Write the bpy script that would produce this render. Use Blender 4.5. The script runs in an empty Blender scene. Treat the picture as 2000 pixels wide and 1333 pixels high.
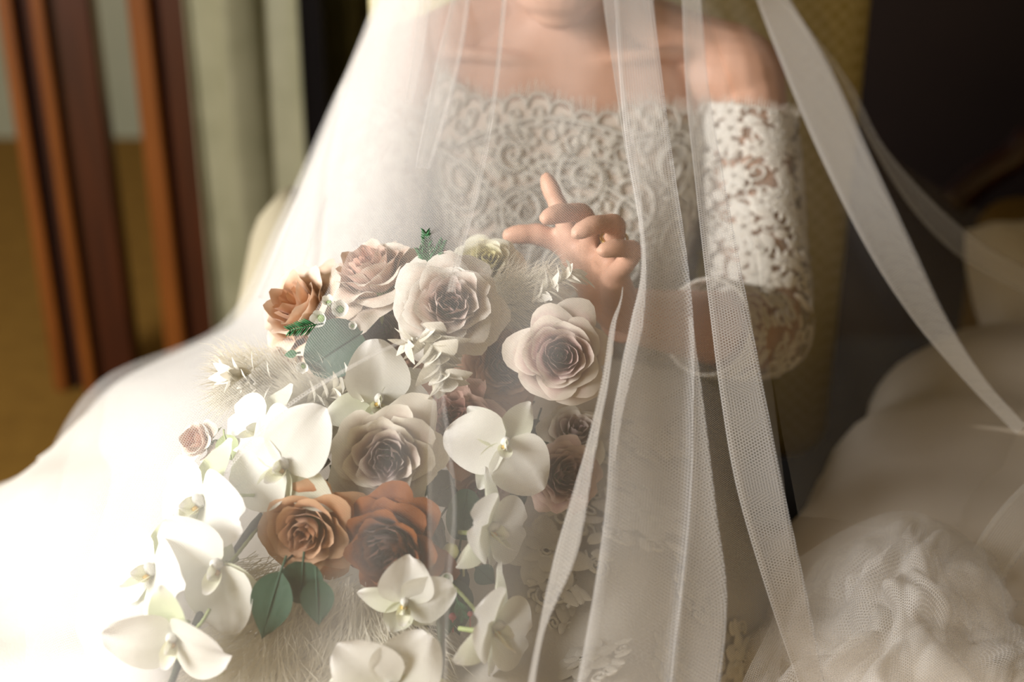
import bpy, bmesh, math, random
from mathutils import Vector, Matrix, noise as mnoise
random.seed(7)
sin, cos, pi = math.sin, math.cos, math.pi
scene = bpy.context.scene
col = scene.collection

# ------------------------------------------------------------------ camera
PITCH = math.radians(25.0)
CAM = Vector((0.0, -1.35, 1.38))
RIGHT = Vector((1, 0, 0))
FWD = Vector((0, cos(PITCH), -sin(PITCH)))
UP = Vector((0, sin(PITCH), cos(PITCH)))
FPX = 50.0 / 36.0 * 2000.0
cam_data = bpy.data.cameras.new('camera')
cam_data.lens = 50.0
cam_data.sensor_width = 36.0
cam_data.clip_start = 0.05
cam_data.dof.use_dof = True
cam_data.dof.focus_distance = 1.04
cam_data.dof.aperture_fstop = 3.0
cam = bpy.data.objects.new('camera', cam_data)
cam.location = CAM
cam.rotation_euler = (pi / 2 - PITCH, 0, 0)
col.objects.link(cam)
scene.camera = cam

# ------------------------------------------------------------------ world, light, exposure
world = bpy.data.worlds.new('world')
scene.world = world
world.use_nodes = True
bgn = world.node_tree.nodes['Background']
bgn.inputs['Color'].default_value = (1.0, 0.66, 0.24, 1)
bgn.inputs['Strength'].default_value = 0.36
scene.view_settings.view_transform = 'Standard'
scene.view_settings.look = 'None'
scene.view_settings.gamma = 1.0
scene.view_settings.exposure = 0.27
scene.cycles.transparent_max_bounces = 20
scene.cycles.max_bounces = 4
scene.cycles.diffuse_bounces = 2
scene.cycles.glossy_bounces = 2
scene.cycles.transmission_bounces = 2
scene.cycles.adaptive_threshold = 0.05
scene.cycles.caustics_reflective = False
scene.cycles.caustics_refractive = False

def area(name, loc, target, sx, sy, power, color):
    l = bpy.data.lights.new(name, 'AREA')
    l.shape = 'RECTANGLE'; l.size = sx; l.size_y = sy
    l.energy = power; l.color = color
    o = bpy.data.objects.new(name, l)
    o.location = loc
    o.rotation_euler = (Vector(target) - Vector(loc)).to_track_quat('-Z', 'Y').to_euler()
    col.objects.link(o)
    return o
# daylight coming in through the tall window in the left wall
area('window_daylight', (-2.55, -1.60, 2.00), (0.05, -0.15, 0.88), 1.7, 1.5, 178.0, (1.0, 0.985, 0.975))
# daylight in the far room behind the open door
area('far_room_daylight', (-2.9, 2.2, 1.9), (-1.2, 2.6, 0.4), 1.0, 1.4, 7.0, (1.0, 0.9, 0.72))

# ------------------------------------------------------------------ helpers
def at(px, py, d):
    return CAM + d * (FWD + ((px - 1000.0) / FPX) * RIGHT + ((666.5 - py) / FPX) * UP)

def camdir(x, y, z):
    v = x * RIGHT + y * UP - z * FWD
    return v.normalized()

def link(o, parent=None):
    col.objects.link(o)
    if parent is not None:
        o.parent = parent
        o.matrix_parent_inverse = parent_world(parent).inverted()
    return o

def parent_world(p):
    m = Matrix.Translation(p.location) @ p.rotation_euler.to_matrix().to_4x4() @ Matrix.Diagonal((*p.scale, 1))
    if p.parent is not None:
        return parent_world(p.parent) @ p.matrix_parent_inverse @ m
    return m

def mesh_obj(name, verts, faces, mat, parent=None, smooth=True, uvs=None, local=False):
    me = bpy.data.meshes.new(name)
    me.from_pydata([tuple(v) for v in verts], [], faces)
    if uvs is not None:
        ul = me.uv_layers.new(name='UVMap')
        for lp in me.loops:
            ul.data[lp.index].uv = uvs[lp.vertex_index]
    if smooth:
        me.polygons.foreach_set('use_smooth', [True] * len(me.polygons))
    if mat is not None:
        me.materials.append(mat)
    me.update()
    o = bpy.data.objects.new(name, me)
    if local:
        col.objects.link(o); o.parent = parent
    else:
        link(o, parent)
    return o

def empty(name, loc=(0, 0, 0)):
    o = bpy.data.objects.new(name, None)
    o.location = loc
    o.empty_display_size = 0.05
    col.objects.link(o)
    return o

def tag(o, label=None, cat=None, group=None, kind=None):
    if label: o['label'] = label
    if cat: o['category'] = cat
    if group: o['group'] = group
    if kind: o['kind'] = kind
    return o

def grid_faces(nu, nv, wrap=False, off=0):
    f = []
    for j in range(nv - 1):
        for i in range(nu if wrap else nu - 1):
            a = off + j * nu + i
            b = off + j * nu + (i + 1) % nu
            f.append((a, b, b + nu, a + nu))
    return f

def cr(p0, p1, p2, p3, t):
    return 0.5 * ((2 * p1) + (p2 - p0) * t + (2 * p0 - 5 * p1 + 4 * p2 - p3) * t * t + (3 * p1 - p0 - 3 * p2 + p3) * t ** 3)

def spline(pts, n):
    """n points along a Catmull-Rom through pts (vectors or floats), evenly in parameter"""
    m = len(pts)
    out = []
    for k in range(n):
        x = k / (n - 1) * (m - 1)
        i = min(int(x), m - 2)
        t = x - i
        p1, p2 = pts[i], pts[i + 1]
        p0 = pts[i - 1] if i > 0 else p1 * 2 - p2
        p3 = pts[i + 2] if i + 2 < m else p2 * 2 - p1
        out.append(cr(p0, p1, p2, p3, t))
    return out

def interp(xs, ys, x):
    if x <= xs[0]: return ys[0]
    for i in range(len(xs) - 1):
        if x <= xs[i + 1]:
            t = (x - xs[i]) / (xs[i + 1] - xs[i])
            p1, p2 = ys[i], ys[i + 1]
            p0 = ys[i - 1] if i > 0 else p1
            p3 = ys[i + 2] if i + 2 < len(ys) else p2
            return cr(p0, p1, p2, p3, t)
    return ys[-1]

def sheet(rows, nu, nv):
    """rows of control vectors -> nv rows of nu points"""
    rr = [spline(r, nu) for r in rows]
    out = []
    cols = [spline([rr[j][i] for j in range(len(rr))], nv) for i in range(nu)]
    for j in range(nv):
        out.append([cols[i][j] for i in range(nu)])
    return out

class MB:
    def __init__(self):
        self.v = []; self.f = []; self.uv = []
    def add(self, verts, faces, uvs=None):
        o = len(self.v)
        self.v += [Vector(p) for p in verts]
        self.f += [tuple(o + i for i in f) for f in faces]
        self.uv += uvs if uvs else [(0, 0)] * len(verts)
    def box(self, a, b):
        x0, y0, z0 = a; x1, y1, z1 = b
        v = [(x0, y0, z0), (x1, y0, z0), (x1, y1, z0), (x0, y1, z0), (x0, y0, z1), (x1, y0, z1), (x1, y1, z1), (x0, y1, z1)]
        self.add(v, [(0, 3, 2, 1), (4, 5, 6, 7), (0, 1, 5, 4), (1, 2, 6, 5), (2, 3, 7, 6), (3, 0, 4, 7)])
    def tube(self, pts, rad, ns=6, caps=True, flat=1.0, ref=None):
        n = len(pts)
        if not isinstance(rad, (list, tuple)): rad = [rad] * n
        pn = None
        vs = []
        for i in range(n):
            t = (pts[min(i + 1, n - 1)] - pts[max(i - 1, 0)])
            if t.length < 1e-9: t = Vector((0, 0, 1))
            t.normalize()
            if pn is None:
                a = ref if ref is not None else (Vector((0, 0, 1)) if abs(t.z) < .9 else Vector((1, 0, 0)))
                pn = (a - t * a.dot(t)).normalized()
            else:
                pn = (pn - t * pn.dot(t))
                pn = pn.normalized() if pn.length > 1e-6 else t.orthogonal().normalized()
            b = t.cross(pn)
            for k in range(ns):
                an = 2 * pi * k / ns
                vs.append(pts[i] + pn * (cos(an) * rad[i] * flat) + b * (sin(an) * rad[i]))
        fs = grid_faces(ns, n, True)
        if caps:
            fs.append(tuple(reversed(range(ns))))
            fs.append(tuple((n - 1) * ns + k for k in range(ns)))
        self.add(vs, fs)
    def ball(self, c, r, nu=10, nv=7, scale=(1, 1, 1)):
        vs = []
        for j in range(nv):
            a = pi * (j + .02) / (nv - 1 + .04)
            for i in range(nu):
                b = 2 * pi * i / nu
                vs.append(Vector(c) + Vector((r * sin(a) * cos(b) * scale[0], r * sin(a) * sin(b) * scale[1], r * cos(a) * scale[2])))
        fs = grid_faces(nu, nv, True)
        fs = [tuple(reversed(f)) for f in fs]
        fs.append(tuple(range(nu))); fs.append(tuple(reversed([(nv - 1) * nu + k for k in range(nu)])))
        self.add(vs, fs)
    def build(self, name, mat, parent=None, smooth=True, uv=False, local=False):
        return mesh_obj(name, self.v, self.f, mat, parent, smooth, self.uv if uv else None, local)

# ------------------------------------------------------------------ materials
def nodes_of(name):
    m = bpy.data.materials.new(name)
    m.use_nodes = True
    nt = m.node_tree
    nt.nodes.clear()
    out = nt.nodes.new('ShaderNodeOutputMaterial')
    return m, nt, out

def N(nt, kind, **kw):
    n = nt.nodes.new(kind)
    for k, v in kw.items():
        if k in n.inputs: n.inputs[k].default_value = v
        else: setattr(n, k, v)
    return n

def rgb(c): return (c[0], c[1], c[2], 1.0)

def ramp(nt, stops):
    r = nt.nodes.new('ShaderNodeValToRGB')
    e = r.color_ramp.elements
    e[0].position = stops[0][0]; e[0].color = rgb(stops[0][1])
    e[1].position = stops[-1][0]; e[1].color = rgb(stops[-1][1])
    for p, c in stops[1:-1]:
        x = e.new(p); x.color = rgb(c)
    return r

def mat_plain(name, c1, c2=None, scale=8, rough=.7, bump=0.0, bscale=60, detail=4, stretch=(1, 1, 1), spec=.3, coat=0, sheen=0):
    m, nt, out = nodes_of(name)
    p = N(nt, 'ShaderNodeBsdfPrincipled', Roughness=rough)
    p.inputs['Specular IOR Level'].default_value = spec
    p.inputs['Coat Weight'].default_value = coat
    p.inputs['Sheen Weight'].default_value = sheen
    tc = N(nt, 'ShaderNodeTexCoord'); mp = N(nt, 'ShaderNodeMapping')
    mp.inputs['Scale'].default_value = stretch
    nt.links.new(tc.outputs['Object'], mp.inputs[0])
    nz = N(nt, 'ShaderNodeTexNoise', Scale=scale, Detail=detail)
    nt.links.new(mp.outputs[0], nz.inputs['Vector'])
    rp = ramp(nt, [(.3, c1), (.7, c2 or c1)])
    nt.links.new(nz.outputs['Fac'], rp.inputs[0])
    nt.links.new(rp.outputs[0], p.inputs['Base Color'])
    if bump:
        n2 = N(nt, 'ShaderNodeTexNoise', Scale=bscale, Detail=3)
        nt.links.new(mp.outputs[0], n2.inputs['Vector'])
        b = N(nt, 'ShaderNodeBump', Strength=bump, Distance=.002)
        nt.links.new(n2.outputs['Fac'], b.inputs['Height'])
        nt.links.new(b.outputs[0], p.inputs['Normal'])
    nt.links.new(p.outputs[0], out.inputs[0])
    return m

def mat_cloth(name, c, trans=.3, c2=None, scale=30, bump=.0, bscale=600, gloss=0.0, rough=.45):
    m, nt, out = nodes_of(name)
    d = N(nt, 'ShaderNodeBsdfDiffuse'); t = N(nt, 'ShaderNodeBsdfTranslucent')
    tc = N(nt, 'ShaderNodeTexCoord'); nz = N(nt, 'ShaderNodeTexNoise', Scale=scale, Detail=3)
    nt.links.new(tc.outputs['Object'], nz.inputs['Vector'])
    rp = ramp(nt, [(.35, c), (.65, c2 or c)])
    nt.links.new(nz.outputs['Fac'], rp.inputs[0])
    for s in (d, t): nt.links.new(rp.outputs[0], s.inputs['Color'])
    mx = N(nt, 'ShaderNodeMixShader', Fac=trans)
    mx.inputs[0].default_value = trans
    nt.links.new(d.outputs[0], mx.inputs[1]); nt.links.new(t.outputs[0], mx.inputs[2])
    last = mx
    if gloss:
        g = N(nt, 'ShaderNodeBsdfGlossy', Roughness=rough)
        m2 = N(nt, 'ShaderNodeMixShader'); m2.inputs[0].default_value = gloss
        nt.links.new(mx.outputs[0], m2.inputs[1]); nt.links.new(g.outputs[0], m2.inputs[2])
        last = m2
    if bump:
        n2 = N(nt, 'ShaderNodeTexNoise', Scale=bscale, Detail=2)
        nt.links.new(tc.outputs['Object'], n2.inputs['Vector'])
        b = N(nt, 'ShaderNodeBump', Strength=bump, Distance=.001)
        nt.links.new(n2.outputs['Fac'], b.inputs['Height'])
        nt.links.new(b.outputs[0], d.inputs['Normal'])
    nt.links.new(last.outputs[0], out.inputs[0])
    return m

def net_fac(nt, period):
    """honeycomb net factor from UV in metres: 1 on the threads, 0 in the holes"""
    uv = N(nt, 'ShaderNodeUVMap', uv_map='UVMap')
    s = None
    for k in range(3):
        a = k * pi / 3
        dt = N(nt, 'ShaderNodeVectorMath', operation='DOT_PRODUCT')
        kk = 2 * pi / (period * .866)
        dt.inputs[1].default_value = (cos(a) * kk, sin(a) * kk, 0)
        nt.links.new(uv.outputs[0], dt.inputs[0])
        c = N(nt, 'ShaderNodeMath', operation='COSINE')
        nt.links.new(dt.outputs['Value'], c.inputs[0])
        if s is None: s = c
        else:
            ad = N(nt, 'ShaderNodeMath', operation='ADD')
            nt.links.new(s.outputs[0], ad.inputs[0]); nt.links.new(c.outputs[0], ad.inputs[1]); s = ad
    mr = N(nt, 'ShaderNodeMapRange', interpolation_type='SMOOTHSTEP')
    mr.inputs['From Min'].default_value = 0.6; mr.inputs['From Max'].default_value = -0.9
    mr.inputs['To Min'].default_value = 0; mr.inputs['To Max'].default_value = 1
    nt.links.new(s.outputs[0], mr.inputs[0])
    return mr

def mat_net(name, c, lo, hi, period=.0023, trans=.32, fade=False):
    """fade: the gathers thin out along the second UV map (0 dense .. 1 none)"""
    m, nt, out = nodes_of(name)
    d = N(nt, 'ShaderNodeBsdfDiffuse', Color=rgb(c)); t = N(nt, 'ShaderNodeBsdfTranslucent', Color=rgb(c))
    mx = N(nt, 'ShaderNodeMixShader'); mx.inputs[0].default_value = trans
    nt.links.new(d.outputs[0], mx.inputs[1]); nt.links.new(t.outputs[0], mx.inputs[2])
    tr = N(nt, 'ShaderNodeBsdfTransparent')
    nf = net_fac(nt, period)
    nf.inputs['To Min'].default_value = lo; nf.inputs['To Max'].default_value = hi
    fac = nf.outputs[0]
    if fade:
        uv = N(nt, 'ShaderNodeUVMap', uv_map='gather'); sp = N(nt, 'ShaderNodeSeparateXYZ')
        nt.links.new(uv.outputs[0], sp.inputs[0])
        mr = N(nt, 'ShaderNodeMapRange', interpolation_type='SMOOTHSTEP')
        mr.inputs['From Min'].default_value = .55; mr.inputs['From Max'].default_value = 1.0
        mr.inputs['To Min'].default_value = 1; mr.inputs['To Max'].default_value = 0
        nt.links.new(sp.outputs['X'], mr.inputs[0])
        ml = N(nt, 'ShaderNodeMath', operation='MULTIPLY')
        nt.links.new(fac, ml.inputs[0]); nt.links.new(mr.outputs[0], ml.inputs[1]); fac = ml.outputs[0]
    m2 = N(nt, 'ShaderNodeMixShader')
    nt.links.new(fac, m2.inputs[0])
    nt.links.new(tr.outputs[0], m2.inputs[1]); nt.links.new(mx.outputs[0], m2.inputs[2])
    nt.links.new(m2.outputs[0], out.inputs[0])
    return m

def mat_petal(name, inner, mid, outer, edge, trans=.3, noise_amt=.12):
    """UV.x: rank of the petal from heart to rim, UV.y: from claw to lip"""
    m, nt, out = nodes_of(name)
    uv = N(nt, 'ShaderNodeUVMap'); sp = N(nt, 'ShaderNodeSeparateXYZ')
    nt.links.new(uv.outputs[0], sp.inputs[0])
    r1 = ramp(nt, [(0, inner), (.45, mid), (1, outer)])
    tc = N(nt, 'ShaderNodeTexCoord'); nz = N(nt, 'ShaderNodeTexNoise', Scale=55, Detail=3)
    nt.links.new(tc.outputs['Object'], nz.inputs['Vector'])
    mrn = N(nt, 'ShaderNodeMapRange')
    mrn.inputs['From Min'].default_value = .3; mrn.inputs['From Max'].default_value = .7
    mrn.inputs['To Min'].default_value = -noise_amt; mrn.inputs['To Max'].default_value = noise_amt
    nt.links.new(nz.outputs['Fac'], mrn.inputs[0])
    ad = N(nt, 'ShaderNodeMath', operation='ADD')
    nt.links.new(sp.outputs['X'], ad.inputs[0]); nt.links.new(mrn.outputs[0], ad.inputs[1])
    nt.links.new(ad.outputs[0], r1.inputs[0])
    mr = N(nt, 'ShaderNodeMapRange', interpolation_type='SMOOTHSTEP')
    mr.inputs['From Min'].default_value = .72; mr.inputs['From Max'].default_value = 1.0
    ad2 = N(nt, 'ShaderNodeMath', operation='ADD')
    nt.links.new(sp.outputs['Y'], ad2.inputs[0]); nt.links.new(mrn.outputs[0], ad2.inputs[1])
    nt.links.new(ad2.outputs[0], mr.inputs[0])
    em = N(nt, 'ShaderNodeMath', operation='MULTIPLY', use_clamp=True); em.inputs[1].default_value = 1.7
    nt.links.new(sp.outputs['X'], em.inputs[0])
    e2 = N(nt, 'ShaderNodeMath', operation='MULTIPLY')
    nt.links.new(em.outputs[0], e2.inputs[0]); nt.links.new(mr.outputs[0], e2.inputs[1])
    mc = N(nt, 'ShaderNodeMix', data_type='RGBA')
    nt.links.new(e2.outputs[0], mc.inputs[0]); nt.links.new(r1.outputs[0], mc.inputs[6])
    mc.inputs[7].default_value = rgb(edge)
    d = N(nt, 'ShaderNodeBsdfPrincipled', Roughness=.6)
    d.inputs['Specular IOR Level'].default_value = .25
    d.inputs['Sheen Weight'].default_value = .15
    t = N(nt, 'ShaderNodeBsdfTranslucent')
    nt.links.new(mc.outputs[2], d.inputs['Base Color']); nt.links.new(mc.outputs[2], t.inputs['Color'])
    # fine veins along the petal
    wv = N(nt, 'ShaderNodeTexNoise', Scale=130, Detail=2)
    nt.links.new(tc.outputs['Object'], wv.inputs['Vector'])
    b = N(nt, 'ShaderNodeBump', Strength=.25, Distance=.0008)
    nt.links.new(wv.outputs['Fac'], b.inputs['Height']); nt.links.new(b.outputs[0], d.inputs['Normal'])
    mx = N(nt, 'ShaderNodeMixShader'); mx.inputs[0].default_value = trans
    nt.links.new(d.outputs[0], mx.inputs[1]); nt.links.new(t.outputs[0], mx.inputs[2])
    nt.links.new(mx.outputs[0], out.inputs[0])
    return m

def mat_skin(name, c, c2):
    m, nt, out = nodes_of(name)
    p = N(nt, 'ShaderNodeBsdfPrincipled', Roughness=.5)
    p.inputs['Specular IOR Level'].default_value = .35
    p.inputs['Subsurface Weight'].default_value = 0.0
    p.inputs['Subsurface Radius'].default_value = (.012, .005, .003)
    p.inputs['Subsurface Scale'].default_value = .6
    tc = N(nt, 'ShaderNodeTexCoord'); nz = N(nt, 'ShaderNodeTexNoise', Scale=18, Detail=4)
    nt.links.new(tc.outputs['Object'], nz.inputs['Vector'])
    rp = ramp(nt, [(.35, c), (.65, c2)])
    nt.links.new(nz.outputs['Fac'], rp.inputs[0]); nt.links.new(rp.outputs[0], p.inputs['Base Color'])
    n2 = N(nt, 'ShaderNodeTexNoise', Scale=500, Detail=2)
    nt.links.new(tc.outputs['Object'], n2.inputs['Vector'])
    b = N(nt, 'ShaderNodeBump', Strength=.06, Distance=.0005)
    nt.links.new(n2.outputs['Fac'], b.inputs['Height']); nt.links.new(b.outputs[0], p.inputs['Normal'])
    nt.links.new(p.outputs[0], out.inputs[0])
    return m

def mat_wood(name, c1, c2, rough=.32):
    m, nt, out = nodes_of(name)
    p = N(nt, 'ShaderNodeBsdfPrincipled', Roughness=rough)
    p.inputs['Coat Weight'].default_value = .25; p.inputs['Coat Roughness'].default_value = .25
    tc = N(nt, 'ShaderNodeTexCoord'); mp = N(nt, 'ShaderNodeMapping')
    mp.inputs['Scale'].default_value = (14, 14, 1.2)
    nt.links.new(tc.outputs['Object'], mp.inputs[0])
    nz = N(nt, 'ShaderNodeTexNoise', Scale=3, Detail=6, Distortion=.6)
    nt.links.new(mp.outputs[0], nz.inputs['Vector'])
    rp = ramp(nt, [(.3, c1), (.7, c2)])
    nt.links.new(nz.outputs['Fac'], rp.inputs[0]); nt.links.new(rp.outputs[0], p.inputs['Base Color'])
    nt.links.new(p.outputs[0], out.inputs[0])
    return m

def mat_weave(name, c1, c2, scale):
    m, nt, out = nodes_of(name)
    p = N(nt, 'ShaderNodeBsdfPrincipled', Roughness=.8)
    tc = N(nt, 'ShaderNodeTexCoord')
    ck = N(nt, 'ShaderNodeTexChecker', Scale=scale, Color1=rgb(c1), Color2=rgb(c2))
    nt.links.new(tc.outputs['Object'], ck.inputs['Vector'])
    nz = N(nt, 'ShaderNodeTexNoise', Scale=25, Detail=3)
    nt.links.new(tc.outputs['Object'], nz.inputs['Vector'])
    mc = N(nt, 'ShaderNodeMix', data_type='RGBA')
    nt.links.new(nz.outputs['Fac'], mc.inputs[0]); nt.links.new(ck.outputs['Color'], mc.inputs[6])
    mc.inputs[7].default_value = rgb(c1)
    nt.links.new(mc.outputs[2], p.inputs['Base Color'])
    b = N(nt, 'ShaderNodeBump', Strength=.5, Distance=.003)
    nt.links.new(ck.outputs['Fac'], b.inputs['Height']); nt.links.new(b.outputs[0], p.inputs['Normal'])
    nt.links.new(p.outputs[0], out.inputs[0])
    return m

M = {}
M['wall_far'] = mat_plain('grey_green_plaster', (.30, .31, .22), (.34, .34, .25), 3, .9)
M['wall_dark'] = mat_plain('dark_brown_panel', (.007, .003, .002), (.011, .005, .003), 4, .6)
M['wall_left'] = mat_plain('olive_plaster', (.25, .20, .10), (.29, .23, .12), 4, .9)
M['carpet'] = mat_plain('mustard_brown_carpet', (.17, .085, .008), (.21, .11, .013), 20, .95, .6, 300)
M['wood'] = mat_wood('red_brown_varnished_wood', (.026, .005, .0015), (.052, .010, .002))
M['wood_edge'] = mat_wood('orange_brown_varnished_wood', (.13, .036, .005), (.20, .060, .009))
M['groove'] = mat_plain('black_brown_groove', (.012, .005, .003), (.02, .008, .004), 10, .8)
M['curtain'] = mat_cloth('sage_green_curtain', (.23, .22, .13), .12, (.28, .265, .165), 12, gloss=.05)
M['curtain_shaded'] = mat_cloth('shaded_olive_curtain', (.13, .13, .075), .1, (.16, .16, .09), 12)  # sage curtain's colour darkened to carry the shade of the rear fold
M['weave'] = mat_weave('woven_straw_upholstery', (.62, .55, .30), (.40, .33, .12), 95)
M['cream_up'] = mat_plain('cream_upholstery', (.42, .37, .25), (.48, .43, .31), 9, .75, .2, 200)
M['satin'] = mat_cloth('cream_satin', (.68, .61, .52), .05, (.73, .66, .58), 6, gloss=.05, rough=.4)
M['mustard'] = mat_plain('mustard_upholstery', (.22, .145, .045), (.27, .18, .06), 8, .8, .3, 200)
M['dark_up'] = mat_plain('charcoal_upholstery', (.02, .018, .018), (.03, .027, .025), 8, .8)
M['pillow'] = mat_plain('white_linen', (.80, .76, .74), (.86, .83, .8), 8, .8, .2, 300)
M['skin'] = mat_skin('skin', (.66, .37, .25), (.72, .43, .31))
M['lips'] = mat_plain('lips', (.45, .13, .10), (.5, .16, .13), 30, .4)
M['hair'] = mat_plain('dark_brown_hair', (.02, .011, .007), (.04, .022, .014), 6, .45, .5, 80, stretch=(8, 8, 1))
M['eye'] = mat_plain('eye', (.6, .57, .55), (.62, .6, .57), 5, .2)
M['iris'] = mat_plain('iris', (.05, .025, .012), (.07, .03, .015), 90, .15)
M['brow'] = mat_plain('brow', (.03, .017, .01), None, 90, .6)
M['gold'] = mat_plain('gold', (.75, .48, .16), (.8, .52, .2), 20, .25)
M['gold'].node_tree.nodes['Principled BSDF'].inputs['Metallic'].default_value = 1
M['lining'] = mat_cloth('nude_gown_lining', (.82, .71, .62), .1, (.85, .76, .67), 60)
M['lace'] = mat_cloth('ivory_lace_thread', (.86, .82, .74), .25, (.9, .87, .8), 90, .3, 900)
M['lace_net'] = mat_net('ivory_lace_net', (.86, .8, .7), .12, .42, .0035)
M['skirt'] = mat_cloth('ivory_gown_tulle', (.68, .64, .575), .15, (.72, .68, .615), 25, .4, 500)
M['veil'] = mat_net('white_veil_tulle', (.93, .91, .88), .05, .28)
M['veil_thin'] = mat_net('white_veil_tulle_thin', (.93, .91, .88), .03, .15)
M['veil_gather'] = mat_net('white_veil_tulle_heaped_gathers', (.90, .88, .85), .30, .70, fade=True)
M['veil_band'] = mat_net('white_veil_tulle_band', (.93, .91, .88), .08, .33)
M['veil_dense'] = mat_net('white_veil_tulle_gathered', (.93, .91, .88), .12, .42)
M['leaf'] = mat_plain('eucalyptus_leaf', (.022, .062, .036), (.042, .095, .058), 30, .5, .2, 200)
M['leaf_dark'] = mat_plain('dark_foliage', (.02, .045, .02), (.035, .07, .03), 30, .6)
M['stem'] = mat_plain('dark_green_stem', (.035, .045, .025), (.06, .065, .04), 60, .5)
M['stem_pale'] = mat_plain('pale_green_stem', (.30, .36, .14), (.36, .42, .18), 60, .5)
M['needle'] = mat_plain('sprig_needle', (.03, .14, .05), (.06, .2, .08), 60, .5)
M['berry'] = mat_plain('pink_bud', (.45, .10, .11), (.55, .18, .17), 60, .4)
M['berry_pale'] = mat_plain('pale_green_berry', (.48, .46, .2), (.55, .52, .28), 60, .4)
M['fluff'] = mat_cloth('cream_dried_plume', (.84, .79, .66), .35, (.88, .84, .73), 40)
M['bract'] = mat_cloth('bleached_bract', (.90, .86, .74), .3, (.93, .90, .82), 60)
M['wax'] = mat_petal('white_wax_petal', (.75, .76, .6), (.86, .85, .78), (.9, .88, .82), (.92, .9, .86))
M['wax_heart'] = mat_plain('green_flower_heart', (.16, .26, .06), (.22, .33, .09), 90, .5)
M['orchid'] = mat_petal('white_orchid_petal', (.80, .82, .60), (.88, .87, .80), (.90, .89, .84), (.91, .9, .87), .35, .04)
M['sepal'] = mat_petal('green_white_orchid_sepal', (.62, .70, .34), (.80, .82, .62), (.86, .86, .76), (.9, .89, .84), .35, .04)
M['sepal_green'] = mat_petal('pale_green_sepal', (.50, .60, .24), (.62, .70, .38), (.74, .78, .56), (.84, .85, .74), .35, .04)
M['lip'] = mat_petal('orchid_lip', (.60, .62, .12), (.82, .82, .55), (.88, .87, .8), (.9, .88, .84), .3, .06)
M['callus'] = mat_plain('yellow_callus', (.70, .50, .08), (.5, .25, .06), 150, .4)

# ------------------------------------------------------------------ the setting
def struct(name, mb, mat, label, smooth=False):
    o = mb.build(name, mat, None, smooth)
    return tag(o, label, name.split('_')[0], kind='structure')

b = MB(); b.box((-4.2, -3.0, -.05), (2.9, 3.6, 0)); struct('floor', b, M['carpet'], 'mustard brown carpet floor running through the open door')
b = MB(); b.box((-4.2, 3.2, 0), (-.3, 3.3, 2.6)); struct('wall_far', b, M['wall_far'], 'grey green plaster wall of the room beyond the door')
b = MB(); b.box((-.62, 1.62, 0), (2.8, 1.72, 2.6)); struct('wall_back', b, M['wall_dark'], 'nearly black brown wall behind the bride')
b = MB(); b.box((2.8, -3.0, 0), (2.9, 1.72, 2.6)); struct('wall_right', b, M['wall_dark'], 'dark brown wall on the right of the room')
b = MB()
b.box((-2.78, -3.0, 0), (-2.70, -2.2, 2.6)); b.box((-2.78, -.7, 0), (-2.70, 1.3, 2.6))
b.box((-2.78, -2.2, 0), (-2.70, -.7, .7)); b.box((-2.78, -2.2, 2.5), (-2.70, -.7, 2.6))
struct('wall_left', b, M['wall_left'], 'olive wall with a tall window, left of the bride')
b = MB(); b.box((-4.2, -3.0, 2.6), (2.9, 3.6, 2.65)); struct('ceiling', b, M['wall_left'], 'olive brown ceiling above the room')
win = tag(empty('window_1', (-2.74, -1.45, .7)), 'tall white framed window letting in the daylight', 'window', kind='structure')
for yy in (-2.2, -.73):
    b = MB(); b.box((-2.77, yy, .7), (-2.71, yy + .03, 2.5)); b.build('window_frame', M['pillow'], win, False)
for zz in (.7, 2.47):
    b = MB(); b.box((-2.77, -2.17, zz), (-2.71, -.73, zz + .03)); b.build('window_frame', M['pillow'], win, False)

door = tag(empty('door_1', (-.8, 1.4, 0)), 'red brown varnished wooden door standing ajar beside the curtain', 'door', kind='structure')
def board(name, x0, x1, y0, y1, mat):
    mb = MB(); mb.box((x0, y0, 0), (x1, y1, 2.3))
    o = mb.build(name, mat, door, False)
    bv = o.modifiers.new('bevel', 'BEVEL'); bv.width = .006; bv.segments = 2
    return o
board('stile', -.925, -.80, 1.36, 1.42, M['wood'])
board('moulding', -.905, -.880, 1.335, 1.36, M['wood_edge'])
board('groove_strip', -.945, -.925, 1.375, 1.42, M['groove'])
board('moulding', -.975, -.945, 1.35, 1.42, M['wood_edge'])
board('moulding', -.728, -.685, 1.35, 1.42, M['wood_edge'])
board('groove_strip', -.685, -.672, 1.375, 1.42, M['groove'])
board('stile', -.672, -.575, 1.36, 1.42, M['wood'])

# ------------------------------------------------------------------ curtains
def curtain(name, x0, x1, y, amp, nf, mat, label, seed):
    nu, nv = 60, 24
    v = []; uv = []
    for j in range(nv):
        z = 2.45 * j / (nv - 1) + .02
        for i in range(nu):
            s = i / (nu - 1)
            ph = s * nf * 2 * pi + .5 * sin(z * 1.3 + seed)
            v.append(Vector((x0 + (x1 - x0) * s + .008 * sin(ph * 2 + seed), y + amp * sin(ph) + .012 * sin(z * 2 + s * 5), z)))
    o = mesh_obj(name, v, grid_faces(nu, nv), mat)
    sm = o.modifiers.new('thickness', 'SOLIDIFY'); sm.thickness = .004
    return tag(o, label, 'curtain')
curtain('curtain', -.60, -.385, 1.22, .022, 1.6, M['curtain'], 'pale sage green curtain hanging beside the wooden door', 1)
curtain('curtain', -.37, -.16, 1.45, .03, 2.6, M['curtain_shaded'], 'curtain fold with shade put into its olive colour, between pale curtain and veil', 4)

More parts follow.
